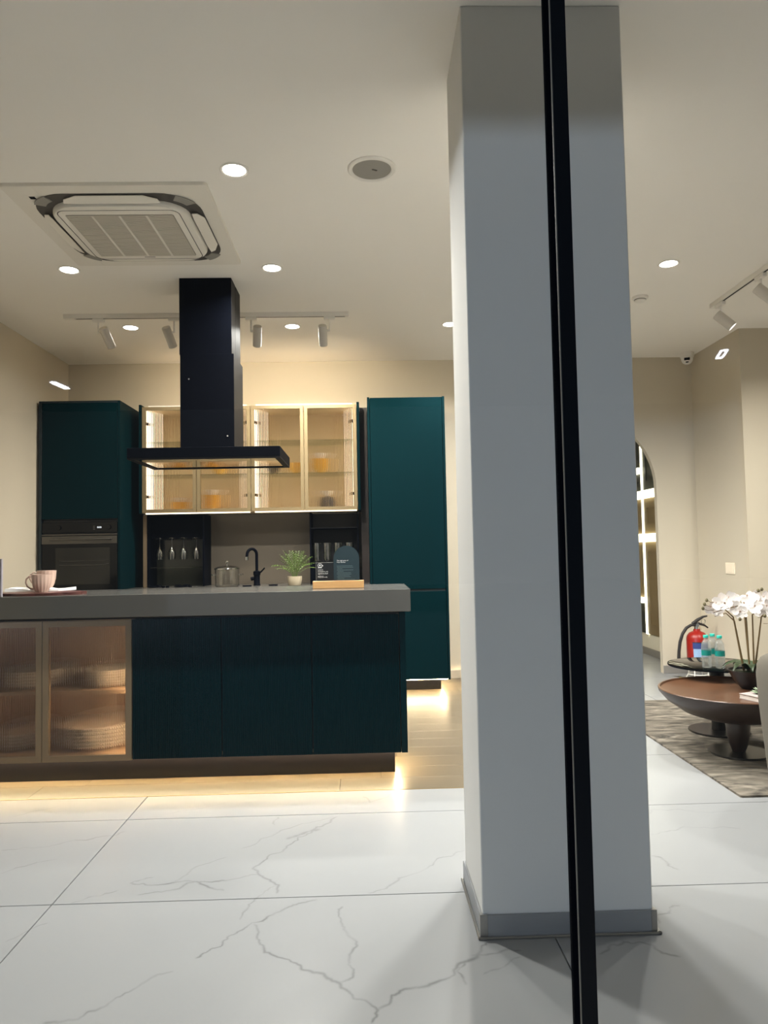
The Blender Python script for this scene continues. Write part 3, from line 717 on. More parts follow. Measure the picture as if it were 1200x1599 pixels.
for x, y, lab in ((-.993, 6.17, 'black round pop-up lid in the worktop left of the tap'), (-.785, 6.24, 'black round pop-up lid in the worktop right of the tap')):
    o = obj('socket_lid', lathe(bmesh.new(), [(0, 0), (.038, 0), (.038, .006), (.034, .009), (0, .0095)], seg=28), M['black']); o.location = (x, y, .8797); tag(o, lab, 'lid', 'black lids in the worktop')
hb = thing('gas_hob', 'flush hob with black burners on the back worktop below the wine glasses', 'hob', (-1.66, 6.22, .8797))
obj('plate', B(-1.86, -1.44, 6.08, 6.33, .8797, .8835, bev=.001), M['worktop'], hb)
for bx, by, br in ((-1.765, 6.22, .045), (-1.545, 6.23, .055)):
    b_ = obj('burner', lathe(bmesh.new(), [(0, 0), (br, 0), (br, .006), (br*.75, .012), (0, .013)], c=(bx, by, .8836), seg=24), M['black'], hb)
    for k in range(4):
        a = PI/4+PI/2*k
        obj('pan_support', tube(bmesh.new(), [(bx+br*.4*math.cos(a), by+br*.4*math.sin(a), .900), (bx+br*1.25*math.cos(a), by+br*1.25*math.sin(a), .900), (bx+br*1.25*math.cos(a), by+br*1.25*math.sin(a), .8836)], .004, 6), M['black'], b_)
for bx in (-1.672, -1.640, -1.455): obj('knob', lathe(bmesh.new(), [(0, 0), (.014, 0), (.013, .016), (0, .017)], c=(bx, 6.13, .8836), seg=16), M['black'], hb)
pg = thing('glass_saucepot', 'clear glass cooking pot with lid and two handles beside the tap', 'pot', (-1.157, 6.17, zt))
pc = (-1.157, 6.17, zt)
obj('pot_body', lathe(bmesh.new(), [(0, 0), (.088, 0), (.099, .010), (.101, .140), (.105, .148), (.100, .148), (.096, .138), (.094, .014), (.084, .006), (0, .006)], c=pc, seg=40), M['ware'], pg)
obj('lid', lathe(bmesh.new(), [(.104, .149), (.100, .158), (.070, .170), (.02, .177), (0, .177), (0, .173), (.02, .173), (.068, .166), (.097, .153), (.098, .149)], c=pc, seg=40), M['ware'], pg)
obj('rim', lathe(bmesh.new(), [(.102, .148), (.106, .148), (.106, .153), (.102, .153), (.102, .148)], c=pc, seg=40), M['chrome'], pg)
obj('lid_knob', lathe(bmesh.new(), [(0, .177), (.008, .177), (.007, .188), (.014, .194), (.015, .208), (.009, .214), (0, .215)], c=pc, seg=20), M['chrome'], pg)
for s in (-1, 1):
    q = lambda dx, dy, dz: (pc[0]+s*dx, pc[1]+dy, pc[2]+dz)
    obj('handle', tube(bmesh.new(), [q(.096, -.03, .098), q(.116, -.024, .098), q(.128, 0, .102), q(.116, .024, .098), q(.096, .03, .098)], .006, 10), M['glass'], pg)
fp = thing('potted_fern', 'small green fern in a pale round pot on the back worktop', 'plant', (-.598, 6.18, zt))
fc = (-.598, 6.18, zt)
obj('planter', lathe(bmesh.new(), [(0, 0), (.046, 0), (.052, .008), (.060, .05), (.060, .076), (.054, .076), (.053, .06), (0, .06)], c=fc, seg=32), M['pot'], fp)
obj('soil', lathe(bmesh.new(), [(0, .066), (.052, .064)], c=fc, seg=24), M['soil'], fp)
rs = random.Random(3)
for k in range(36):
    a = 2*PI*k/36+rs.uniform(-.15, .15); tier = k % 3
    reach = (.11, .150, .065)[tier]*rs.uniform(.85, 1.15); hgt = (.185, .15, .205)[tier]*rs.uniform(.85, 1.15)
    bm = bmesh.new(); pts = []
    for i in range(9):
        u = i/8; r = .012+reach*(u**1.2); z = .062+hgt*(u**.8)-(.05*u**3 if tier == 1 else .02*u**3)
        pts.append(Vector((fc[0]+r*math.cos(a), fc[1]+r*math.sin(a), fc[2]+z)))
    tube(bm, pts, .0011, 4)
    side = Vector((-math.sin(a), math.cos(a), 0))
    for i in range(2, 9):
        for hh in (0,):
            if i == 8 and hh: continue
            p = pts[i] if not hh else (pts[i]+pts[min(i+1, 8)])/2
            d = (pts[min(i+1, 8)]-pts[i-1]).normalized()
            ln = .036*math.sin(PI*(.22+.78*(1-(i+hh)/9.2)))
            for s in (-1, 1):
                dirn = (side*s*.8+d*.75).normalized(); wv = d*.0036
                tip = p+dirn*ln+Vector((0, 0, -.004)); mid = p+dirn*ln*.5+Vector((0, 0, .003))
                vs = [bm.verts.new(v) for v in (p-wv*.3, mid-wv, tip, mid+wv)]
                bm.faces.new(vs)
    obj('frond', bm, M['fern'], fp, smooth=False)

# ================================================================== ISLAND
ic = thing('island_cabinet', 'kitchen island with teal fluted doors and bronze glass doors', 'cabinet', (-1.1, 4.1, 0))
dx = [-2.571, -2.118, -1.661, -1.208, -.752, -.289, .165]
ZD0, ZD1 = .124, .828
obj('side_panel', B(.166, .197, 3.828, 4.31, .122, .846, bev=.001), M['teal'], ic)
obj('back_panel', B(-2.571, .165, 4.29, 4.31, .122, .846), M['teal'], ic)
obj('bottom_panel', B(-2.571, .165, 3.853, 4.289, .128, .146), M['carcass_lo'], ic)
obj('top_rail', B(-2.571, .165, 3.853, 4.289, .83, .846), M['dark'], ic)
for xx in (-2.571, -2.125, -1.214, .15): obj('divider', B(xx, xx+.015, 3.853, 4.289, .147, .829), M['carcass_lo'], ic)
obj('inner_carcass', B(-1.198, .149, 3.853, 4.289, .147, .829), M['dark'], ic)
obj('inner_back', B(-2.555, -1.215, 4.27, 4.289, .147, .829), M['carcass_lo'], ic)
for a, b in ((-2.555, -2.126), (-2.109, -1.2145)): obj('shelf', B(a, b, 3.872, 4.269, .447, .466), M['carcass_lo'], ic)
for a, b in zip(dx[3:6], dx[4:]):
    obj('door', fluted_sheet(a+.003, b-.003, ZD0, ZD1, 3.8345, 3.852, 42, .0036, 5), M['teal'], ic, label='teal fluted door')
for a, b in zip(dx[:3], dx[1:4]):
    w = .030; P = lambda i: [(a+.0015+i, ZD0-.006+i), (b-.0015-i, ZD0-.006+i), (b-.0015-i, ZD1-i), (a+.0015+i, ZD1-i)]
    d = obj('door', ring_prism(bmesh.new(), P(0), P(w), 3.829, 3.8515, XZ), M['bronze_dk'], ic, label='bronze framed door with fluted glass')
    obj('fluted_pane', fluted_sheet(a+w-.003, b-w+.003, ZD0+w-.009, ZD1-w+.003, 3.8405, 3.8435, 36, .0042), M['fluted_lo'], d)
for zz0, zz1 in ((.15, .445), (.468, .70)): obj('led_strip', B(-1.2195, -1.2146, 3.856, 3.866, zz0, zz1), M['led_cab'], ic, label='bright vertical light strip inside the glass cabinet')
obj('light_baffle', B(-2.571, .165, 3.8525, 3.872, .1165, .1278), M['dark'], ic)
obj('plinth', B(-2.571, .133, 3.914, 3.935, .0005, .121, bev=.001), M['plinth'], ic)
obj('plinth', B(.112, .133, 3.9355, 4.25, .0005, .121), M['plinth'], ic)
obj('led_strip', B(-2.56, .150, 3.875, 3.884, .1165, .1225), M['led_warm'], ic, label='warm light strip under the doors')
obj('led_strip', B(.148, .157, 3.89, 4.28, .1165, .1225), M['led_warm'], ic, label='warm light strip under the end panel')
it = obj('island_worktop', B(-2.62, .222, 3.762, 4.347, .8465, .960, bev=.002), M['worktop']); tag(it, 'thick grey stone worktop on the kitchen island', 'worktop'); origin_to(it, (-1.2, 4.05, .8465))
# plates inside the island
pprof = [(0, 0), (.075, 0), (.078, .004), (.125, .016), (.130, .020), (.126, .021), (.076, .008), (0, .007)]
pm0 = None
def plates(x, y, z, n, where, s=1.0, step=.0125):
    global pm0
    for k in range(n):
        if pm0 is None:
            pm0 = obj('plate', lathe(bmesh.new(), pprof, seg=36), M['plate']); o = pm0
        else:
            o = pm0.copy(); COL.objects.link(o)
        o.location = (x, y, z+k*step*s); o.scale = (s, s, s)
        nm = 'lowest' if k == 0 else ('topmost' if k == n-1 else ORD[k])
        tag(o, f'white plate, {nm} of the stack {where}', 'plate', 'plates in the island cabinet')
plates(-1.800, 4.06, .4665, 5, 'on the island shelf, left glass door', 1.35, .0125)
plates(-1.395, 4.04, .4665, 6, 'on the island shelf, right glass door', 1.1, .0125)
plates(-1.885, 4.06, .1465, 5, 'on the island bottom, left glass door', 1.2, .014)
plates(-1.465, 4.06, .1465, 6, 'on the island bottom, right glass door', 1.5, .0125)

# ---- things on the island
zi = .960
sh = thing('sign_holder', 'pale oak block holding two cards on the island worktop', 'stand', (-.150, 3.972, zi))
obj('block', B(-.287, -.0145, 3.945, 4.00, zi, zi+.041, bev=.002), M['oak'], sh)
obj('slot', B(-.283, -.018, 3.968, 3.979, zi+.0405, zi+.0415), M['dark'], sh)
ca = thing('arched_card', 'dark green arched card with white text, in the oak holder', 'sign', (-.106, 3.968, zi+.042))
P = [(-.175, zi+.042), (-.037, zi+.042), (-.037, 1.115)]+[(-.106+.069*math.cos(PI*k/24), 1.118+.069*math.sin(PI*k/24)) for k in range(25)]+[(-.175, 1.115)]
obj('card', prism(bmesh.new(), P, 3.9660, 3.9685, XZ), M['card_teal'], ca)
tx_ = lambda name, s, size, x, z, mat, par, y: text(name, s, size, (PI/2, 0, 0), (x-par.location.x, y-par.location.y, z-par.location.z), mat, par)
tx_('heading', 'The high point of\nYour kitchen', .0088, -.158, 1.105, M['ink'], ca, 3.9656)
lines = ['• ------------------------------', '  ---------------', '• ------------------------------', '  ------------']
for k, (a, b) in enumerate(((-.158, -.074), (-.157, -.070), (-.156, -.128), (-.157, -.070), (-.154, -.122), (-.157, -.082), (-.157, -.080), (-.154, -.090), (-.157, -.084), (-.154, -.118), (-.157, -.062), (-.158, -.098))):
    obj('text_line', B(a, b, 3.9654, 3.9659, 1.078-.0073*k, 1.0797-.0073*k), M['ink_grey'], ca)
cb = thing('square_card', 'black card with white logo and lettering, in the oak holder', 'sign', (-.215, 3.974, zi+.042))
obj('card', B(-.270, -.150, 3.9725, 3.975, zi+.042, 1.099), M['card_black'], cb)
obj('card_edge', B(-.2705, -.2695, 3.9715, 3.9724, zi+.042, 1.099), M['grey_plastic'], cb); obj('card_edge', B(-.272, -.176, 3.9715, 3.9724, 1.0975, 1.0993), M['grey_plastic'], cb)
lg = bmesh.new(); lx, lz = -.249, 1.084
ring_prism(lg, [(lx+.0115*math.cos(2*PI*k/28), lz+.0115*math.sin(2*PI*k/28)) for k in range(28)], [(lx+.0098*math.cos(2*PI*k/28), lz+.0098*math.sin(2*PI*k/28)) for k in range(28)], 3.9715, 3.9722, XZ)
for a in (-.6, 0, .6):
    dx_, dz_ = math.sin(a), math.cos(a)
    prism(lg, [(lx+.001*dx_, lz-.006), (lx+.005*dx_+.0025*dz_, lz-.0005+.003*dz_), (lx+.0095*dx_, lz-.006+.0115*dz_), (lx+.005*dx_-.0025*dz_, lz-.0005+.003*dz_)], 3.9715, 3.9722, XZ)
prism(lg, [(lx-.011, lz-.014), (lx+.011, lz-.014), (lx+.011, lz-.0105), (lx-.011, lz-.0105)], 3.9715, 3.9722, XZ)
prism(lg, [(lx+.012, lz-.006), (lx+.019, lz-.002), (lx+.012, lz+.002)], 3.9715, 3.9722, XZ)
obj('logo', lg, M['ink'], cb, smooth=False)
for k, (s, z_, sz) in enumerate((('Luxury', 1.0575, .0100), ('rooted in our', 1.0475, .0100), ('signature feel', 1.037, .0100), ('appliances', 1.0245, .0072), ('Connected to life', 1.0185, .0072))):
    tx_('lettering', s, sz, -.2605, z_, M['ink'], cb, 3.9719)
# scalloped board, napkin and two cups
bd = bmesh.new(); lob = []
cxb, cyb = -1.70, 3.93
for k in range(140):
    a = 2*PI*k/140; r_ = 1+.085*abs(math.sin(4.5*a+.4)); lob.append((cxb+.205*r_*math.cos(a), cyb+.125*r_*math.sin(a)))
prism(bd, lob, zi, zi+.013); bmesh.ops.bevel(bd, geom=[e for e in bd.edges if abs(e.verts[0].co.z-e.verts[1].co.z) < 1e-6], offset=.003, segments=2, affect='EDGES')
o = obj('serving_board', bd, M['red_wood']); tag(o, 'scalloped red-brown serving board under the pink cups', 'board'); origin_to(o, (cxb, cyb, zi))
nb = bmesh.new(); nv = []
for j, (y_, dz_) in enumerate(((4.02, 0), (4.06, .002), (4.10, .003), (4.14, .002))):
    nv.append([(-1.945+.016*j+.30*0+ (i/12)*.29, y_+.03*math.sin(i*.5), zi+.016+dz_+.004*math.sin(i*.9+j)+.004*(i < 2)) for i in range(13)])
rows_t = [[nb.verts.new((x, y, z+.009)) for x, y, z in r_] for r_ in nv]; rows_b = [[nb.verts.new((x, y, zi+.0135 if x > -1.9 else zi+.0135)) for x, y, z in r_] for r_ in nv]
for R_, fl in ((rows_t, 0), (rows_b, 1)):
    for a, b in zip(R_, R_[1:]):
        for i in range(12): nb.faces.new((a[i], a[i+1], b[i+1], b[i]) if not fl else (b[i], b[i+1], a[i+1], a[i]))
for k in (0, -1):
    for i in range(12): nb.faces.new((rows_t[k][i], rows_t[k][i+1], rows_b[k][i+1], rows_b[k][i]))
for k in (0, 12):
    for j in range(3): nb.faces.new((rows_t[j][k], rows_t[j+1][k], rows_b[j+1][k], rows_b[j][k]))
o = obj('napkin', nb, M['linen']); tag(o, 'folded white napkin on the serving board behind the front cup', 'napkin'); origin_to(o, (-1.75, 4.08, zi+.0135))
def cup(x, y, z, label, h=.093):
    r = thing('pink_cup', label, 'cup', (x, y, z), 0, 'pink cups on the board')
    bm = bmesh.new(); prof = [(0, .0), (.030, 0), (.031, .004), (.040, .022), (.046, .050), (.0485, .080), (.050, h), (.0475, h), (.0455, .078), (.043, .05), (.036, .022), (.026, .008), (0, .008)]
    rings = []
    for i, (rr, zz) in enumerate(prof):
        if rr < 1e-6: rings.append([bm.verts.new((0, 0, zz))]); continue
        flute = .0013 if 2 <= i <= 5 else 0
        rings.append([bm.verts.new(((rr+flute*math.cos(16*2*PI*k/64))*math.cos(2*PI*k/64), (rr+flute*math.cos(16*2*PI*k/64))*math.sin(2*PI*k/64), zz)) for k in range(64)])
    for a, b in zip(rings, rings[1:]):
        for k in range(64):
            k2 = (k+1) % 64
            if len(a) == 1: bm.faces.new((a[0], b[k2], b[k]))
            elif len(b) == 1: bm.faces.new((a[k], a[k2], b[0]))
            else: bm.faces.new((a[k], a[k2], b[k2], b[k]))
    obj('bowl', bm, M['pink'], r, world=False)
    obj('handle', tube(bmesh.new(), [(-.047, 0, .080), (-.064, 0, .084), (-.080, 0, .070), (-.083, 0, .050), (-.074, 0, .030), (-.055, 0, .018), (-.036, 0, .018)], [.005, .0045, .0045, .0045, .0045, .005, .006], 10), M['pink'], r, world=False)
    return r
c1 = cup(-1.706, 3.925, zi+.0135, 'pink ribbed cup standing in front on the serving board')
c2 = dup(c1, (-1.752, 4.09, zi+.0305), .25, 'pink ribbed cup standing behind the front cup on the napkin')
mf = thing('menu_stand', 'dark upright menu stand at the very left of the island worktop', 'sign', (-1.98, 3.79, zi))
obj('panel', B(-2.10, -1.852, 3.785, 3.792, zi+.001, 1.152), M['frame_dk'], mf); obj('edge_strip', B(-1.8515, -1.845, 3.783, 3.794, zi+.0005, 1.152), M['frame_edge'], mf); obj('foot', B(-2.08, -1.90, 3.79, 3.86, zi+.0003, zi+.004), M['frame_dk'], mf)

# ================================================================== EXTRACTOR HOOD
hd = thing('extractor_hood', 'black box-shaped extractor hood hanging from the ceiling over the kitchen', 'hood', (-.97, 4.73, 1.735))
obj('upper_sleeve', B(-1.142, -.818, 4.565, 4.886, 2.40, CH-.0005, bev=.001), M['black'], hd)
obj('lower_sleeve', B(-1.137, -.805, 4.559, 4.892, 1.803, 2.402, bev=.001), M['black'], hd)
obj('sleeve_slot', B(-.8182, -.8165, 4.70, 4.735, 2.40, 2.86), M['hoodside'], hd); obj('sleeve_side', B(-.8049, -.8035, 4.561, 4.89, 1.804, 2.40), M['hoodside'], hd); obj('sleeve_side', B(-.8179, -.8170, 4.567, 4.699, 2.403, 2.886), M['hoodside'], hd)
obj('sleeve_side', B(-.8179, -.8170, 4.736, 4.884, 2.403, 2.886), M['hoodside'], hd)
cpx0, cpx1, cpy0, cpy1 = -1.431, -.510, 4.45, 5.02
obj('canopy_body', B(cpx0, cpx1, cpy0, cpy1, 1.742, 1.803, bev=.0015), M['black'], hd)
P = lambda i, k=0: [(cpx0+i, cpy0+i), (cpx1-i, cpy0+i), (cpx1-i, cpy1-i), (cpx0+i, cpy1-i)]
obj('canopy_lip', ring_prism(bmesh.new(), P(.0005), P(.035), 1.733, 1.7418), M['hoodside'], hd)
obj('glass_underside', B(cpx0+.036, cpx1-.036, cpy0+.036, cpy1-.036, 1.738, 1.7418), M['hoodmirror'], hd, label='mirror-bright underside panel')
for sx_, sz_ in ((-.846, 1.885), (-1.083, 2.245)): obj('sensor_dot', B(sx_-.004, sx_+.004, 4.5575, 4.5588, sz_-.004, sz_+.004), M['grey_plastic'], hd)

# ================================================================== CEILING FIXTURES
# air-conditioner cassette
AX, AY = -1.190, 3.838
ac = thing('air_conditioner', 'white four-way air-conditioning cassette flush in the ceiling', 'air conditioner', (AX, AY, CH))
def rr(h, r, n=8, dx=0, dy=0): return rrect(AX-h+dx, AX+h+dx, AY-h+dy, AY+h+dy, r, n)
obj('face_plate', prism(bmesh.new(), rr(.478, .02), CH-.016, CH-.0003), M['ac_white'], ac)
obj('outlet_slot', prism(bmesh.new(), rr(.404, .185), CH-.0195, CH-.0163), M['ac_dark'], ac, label='dark air outlet ring')
bm = bmesh.new(); loops = [(rr(.338, .15), CH-.0196), (rr(.338, .15), CH-.036), (rr(.332, .146), CH-.046), (rr(.322, .138), CH-.049)]
vv = [[bm.verts.new((u, v, z)) for u, v in P_] for P_, z in loops]
for a, b in zip(vv, vv[1:]):
    for k in range(len(a)): bm.faces.new((a[k], a[(k+1) % len(a)], b[(k+1) % len(a)], b[k]))
bm.faces.new(vv[-1]); bm.faces.new(vv[0][::-1])
obj('inner_body', bm, M['ac_white'], ac)
obj('grille_seam', ring_prism(bmesh.new(), rr(.300, .05), rr(.296, .047), CH-.0497, CH-.0491), M['ac_dark'], ac)
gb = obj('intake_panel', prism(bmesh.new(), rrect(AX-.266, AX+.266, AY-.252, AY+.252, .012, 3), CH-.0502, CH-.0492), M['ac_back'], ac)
gb['label'] = 'grey intake grille'
bm = bmesh.new()
for k in range(36): box(bm, AX-.262, AX+.262, AY-.249+.01395*k, AY-.249+.01395*k+.0085, CH-.054, CH-.0504)
obj('grille_slats', bm, M['ac_grille'], gb, stuff=True, smooth=False)
for k in range(3): obj('grille_rib', B(AX-.133+.133*k-.006, AX-.133+.133*k+.006, AY-.25, AY+.25, CH-.0548, CH-.0541), M['ac_rib'], gb)
obj('badge', B(AX-.03, AX+.03, AY+.268, AY+.276, CH-.0505, CH-.0491), M['grey_plastic'], ac)
flp = [(-.232, .353), (-.16, .350), (.16, .350), (.232, .353), (.222, .378), (.16, .402), (-.16, .402), (-.222, .378)]
for k in range(4):
    ca_, sa_ = math.cos(PI/2*k), math.sin(PI/2*k)
    bm = bmesh.new()
    prism(bm, flp, 0, 1, lambda u, v, w: (AX+u*ca_-v*sa_, AY+u*sa_+v*ca_, CH-.0255-.012*(.402-v)/.05-(.0035 if w else 0)))
    obj('louver', bm, M['ac_white'], ac)
for sx in (-1, 1):
    for sy in (-1, 1):
        bm = bmesh.new(); cx_, cy_ = AX+sx*.245, AY+sy*.245
        a0_ = math.atan2(sy, sx)
        o_ = [(cx_+.158*math.cos(a0_-.35+.7*i/6), cy_+.158*math.sin(a0_-.35+.7*i/6)) for i in range(7)]+[(cx_+.105*math.cos(a0_+.35-.7*i/6), cy_+.105*math.sin(a0_+.35-.7*i/6)) for i in range(7)]
        prism(bm, o_, CH-.024, CH-.0196); obj('corner_vane', bm, M['grey_plastic'], ac)
obj('sensor_eye', B(-1.575, -1.548, 3.46, 3.485, CH-.018, CH-.0162), M['black'], ac); obj('sensor_cover', B(-1.598, -1.580, 3.445, 3.465, CH-.0175, CH-.0162), M['ac_white'], ac)
for sx, sy in ((-1, -1), (1, -1), (-1, 1), (1, 1)): obj('corner_cover', prism(bmesh.new(), rrect(min(AX+sx*.33, AX+sx*.474), max(AX+sx*.33, AX+sx*.474), min(AY+sy*.36, AY+sy*.474), max(AY+sy*.36, AY+sy*.474), .01, 3), CH-.0168, CH-.0161), M['ac_white'], ac)

# recessed downlights
def downlight(x, y, label, dim=1.0):
    r = thing('downlight', label, 'light', (x, y, CH), 0, 'recessed ceiling downlights')
    obj('trim_ring', lathe(bmesh.new(), [(.050, -.0005), (.066, -.0005), (.066, -.003), (.060, -.0065), (.052, -.004), (.050, -.0005)], seg=36), M['white_plastic'], r, world=False)
    obj('lens', lathe(bmesh.new(), [(0, -.0035), (.0505, -.0035), (.0505, -.001), (0, -.001)], seg=36), M['lens'], r, world=False)
    lamp('downlight_beam', 'AREA', (x, y, CH-.0075), DOWN_W*dim, NEUT, r, shape='DISK', size=.098, spread=math.radians(148))
for x, y, lab in ((-.564, 3.255, 'round downlight between the air conditioner and the ceiling speaker'), (-1.763, 4.41, 'round downlight at the far left beyond the air conditioner'),
                  (-.541, 4.41, 'round downlight just right of the extractor hood top'), (-1.759, 5.565, 'round downlight behind the track, left of the hood'),
                  (-.534, 5.58, 'round downlight behind the track, right of the hood'), (.677, 5.57, 'small round downlight touching the left edge of the column'),
                  (1.893, 4.40, 'round downlight right of the column above the lounge'), (.677, 4.41, 'round downlight hidden behind the column, second row'),
                  (.677, 3.25, 'round downlight hidden close behind the column'),
                  (3.1, 4.40, 'round downlight above the lounge outside the picture'), (3.4, 3.2, 'round downlight above the armchair outside the picture')):
    downlight(x, y, lab, .13 if x < -1.5 else (.8 if x > 1.5 else 1.0))   # the row by the left wall burns dimmer
# speaker
spk = thing('ceiling_speaker', 'round grey-faced speaker in the ceiling left of the column', 'speaker', (.057, 3.252, CH))
obj('ring', lathe(bmesh.new(), [(.088, -.0005), (.110, -.0005), (.110, -.005), (.104, -.010), (.092, -.010), (.088, -.006), (.088, -.0005)], seg=48), M['white_plastic'], spk, world=False)
obj('grille', lathe(bmesh.new(), [(0, -.0075), (.05, -.007), (.0885, -.005), (.0885, -.001), (0, -.001)], seg=48), M['grey_plastic'], spk, world=False)
obj('badge', B(-.003, .022, -.012, -.004, -.0095, -.0070), M['ac_dark'], spk, world=False).rotation_euler = (0, 0, .5)
# track lighting
def track(name, label, p0, p1):
    a, b = Vector(p0), Vector(p1); d = (b-a); L = d.length; ang = math.atan2(d.y, d.x)
    r = thing(name, label, 'light track', ((a+b)/2), ang, 'ceiling light tracks')
    obj('rail', B(-L/2, L/2, -.0175, -.0072, -.032, -.0004), M['white_plastic'], r, world=False); obj('rail', B(-L/2, L/2, .0072, .0175, -.032, -.0004), M['white_plastic'], r, world=False)
    obj('slot', B(-L/2+.08, L/2-.02, -.0071, .0071, -.0312, -.0006), M['black'], r, world=False)
    obj('end_cap', B(-L/2-.006, -L/2+.07, -.018, .018, -.033, -.0003, bev=.001), M['white_plastic'], r, world=False); obj('end_cap', B(L/2-.015, L/2+.006, -.018, .018, -.033, -.0003, bev=.001), M['white_plastic'], r, world=False)
    return r
track('track_rail', 'white light track running across the kitchen ceiling behind the hood', (-2.13, 5.255, CH), (-.103, 5.262, CH))
track('track_rail', 'white light track running towards the camera above the lounge', (2.53, 5.17, CH), (2.53, 2.4, CH))
def spot(x, y, d, label, along, rad=.031, ln=.152, lens=True, power=TRACK_W, off=.025, grp='track spotlights'):
    """adapter on the rail, short stem, tilted can aimed along d"""
    r = thing('spotlight', label, 'spotlight', (x, y, CH-.033), 0, grp)
    if along == 'x': obj('adapter', B(-.04, .04, -.016, .016, -.022, -.0003, bev=.003), M['white_plastic'], r, world=False)
    else: obj('adapter', B(-.016, .016, -.05, .05, -.026, -.0003, bev=.003), M['white_plastic'], r, world=False)
    d = Vector(d).normalized()
    sgn = off
    obj('stem', tube(bmesh.new(), [(sgn*.0, 0, -.02), (0, 0, -.105)], .0065, 10), M['white_plastic'], r, world=False)
    top = Vector((0+sgn*1.0, 0, -.105))-d*ln*.28
    if abs(off) > .001: obj('swivel', tube(bmesh.new(), [(0, 0, -.1), (sgn, 0, -.105)], .009, 10), M['white_plastic'], r, world=False)
    q = d.to_track_quat('Z', 'Y').to_matrix().to_4x4()
    bm = lathe(bmesh.new(), [(0, 0), (rad*.92, 0), (rad, .004), (rad, ln), (rad-.003, ln), (rad-.003, ln-.012), (0, ln-.012)], seg=28)
    bmesh.ops.transform(bm, matrix=Matrix.Translation(top) @ q, verts=bm.verts); obj('can', bm, M['can_white'], r, world=False)
    bm = lathe(bmesh.new(), [(0, ln-.004), (rad-.0035, ln-.004), (rad-.0035, ln-.010), (0, ln-.010)], seg=28)
    bmesh.ops.transform(bm, matrix=Matrix.Translation(top) @ q, verts=bm.verts); obj('lens', bm, M['spotlens'], r, world=False)
    pos = Vector(r.location)+top+d*(ln+.01)
    lamp('spot_beam', 'SPOT', pos, power, sr(255, 240, 216), r, dir=d, spot_size=math.radians(150), spot_blend=.45, shadow_soft_size=.03)
spot(-1.892, 5.258, (.20, .64, -.75), 'white track spotlight at the left end of the kitchen track', 'x', off=.05, power=1.5)
spot(-1.352, 5.258, (.17, .64, -.75), 'white track spotlight just left of the hood', 'x', off=-.045, power=9)
spot(-.800, 5.258, (-.12, .64, -.75), 'white track spotlight just right of the hood', 'x', off=.045)
spot(-.235, 5.258, (0, .64, -.75), 'white track spotlight at the right end of the kitchen track', 'x', off=-.05, power=26)
spot(2.53, 5.05, (.66, -.24, -.71), 'white lit spotlight at the far end of the lounge track', 'y', rad=.035, ln=.145, off=0, power=5)
spot(2.53, 4.52, (.66, -.24, -.71), 'white lit spotlight cut by the right edge of the picture', 'y', rad=.035, ln=.145, off=0, power=5)
# smoke detector and camera dome
sd = thing('smoke_detector', 'white smoke detector on the ceiling right of the column', 'detector', (1.94, 5.0, CH))
obj('base', lathe(bmesh.new(), [(0, -.0004), (.055, -.0004), (.055, -.014), (.05, -.018), (0, -.018)], seg=36), M['white_plastic'], sd, world=False)
obj('sensor_head', lathe(bmesh.new(), [(.040, -.0182), (.040, -.028), (.032, -.036), (0, -.038)], seg=36), M['white_plastic'], sd, world=False)
obj('vents', lathe(bmesh.new(), [(.0402, -.021), (.0408, -.021), (.0408, -.026), (.0402, -.026), (.0402, -.021)], seg=36), M['grey_plastic'], sd, world=False)
cd = thing('security_camera', 'white dome security camera in the ceiling corner above the lounge', 'camera', (2.93, 6.50, CH))
obj('mount', lathe(bmesh.new(), [(0, -.0004), (.062, -.0004), (.062, -.02), (.056, -.045), (0, -.045)], seg=36), M['white_plastic'], cd, world=False)
obj('ball', lathe(bmesh.new(), [(0, -.03)]+[(.05*math.sin(PI*k/14), -.058-.05*-math.cos(PI*(14-k)/14)) for k in range(1, 14)]+[(0, -.108)], seg=32), M['white_plastic'], cd, world=False)
vd = Vector((-2.93, -6.5, -1.2)).normalized()
q = vd.to_track_quat('Z', 'Y').to_matrix().to_4x4()
bm = box(bmesh.new(), -.024, .024, -.012, .012, .0, .0505, bev=.003); bmesh.ops.transform(bm, matrix=Matrix.Translation((0, 0, -.058)) @ q, verts=bm.verts); obj('lens_window', bm, M['black'], cd, world=False)
bm = box(bmesh.new(), -.012, .012, -.033, -.022, .0, .045, bev=.002); bmesh.ops.transform(bm, matrix=Matrix.Translation((0, 0, -.058)) @ q, verts=bm.verts); obj('sensor_window', bm, M['black'], cd, world=False)

# ================================================================== PASSAGE DISPLAY (through the arch)
dpw = thing('door_sample_display', 'lit white display grid of door samples in the passage behind the arch', 'display', (2.98, 7.8, 0))
DX = 2.978
obj('frame_back', B(DX+.01, 3.0295, 6.80, 9.3, .15, 2.6), M['disp_white'], dpw)
obj('plinth', B(DX, 3.0295, 6.80, 9.3, .0725, .22), M['disp_white'], dpw)
for y in (6.85, 7.78, 8.45): obj('light_bar', B(DX-.02, DX+.009, y-.02, y+.02, .22, 2.5), M['led_disp'], dpw, label='lit vertical white bar')
for z0, z1 in ((1.195, 1.278), (1.655, 1.735)): obj('shelf', B(DX-.045, DX+.009, 6.82, 8.3, z0, z1), M['led_disp'], dpw, label='lit white shelf')
obj('shelf', B(DX-.045, DX+.009, 7.80, 8.43, .545, .60), M['led_disp'], dpw, label='lit white shelf'); obj('shelf', B(DX-.045, DX+.009, 7.80, 8.43, 1.93, 1.99), M['led_disp'], dpw, label='lit white shelf')
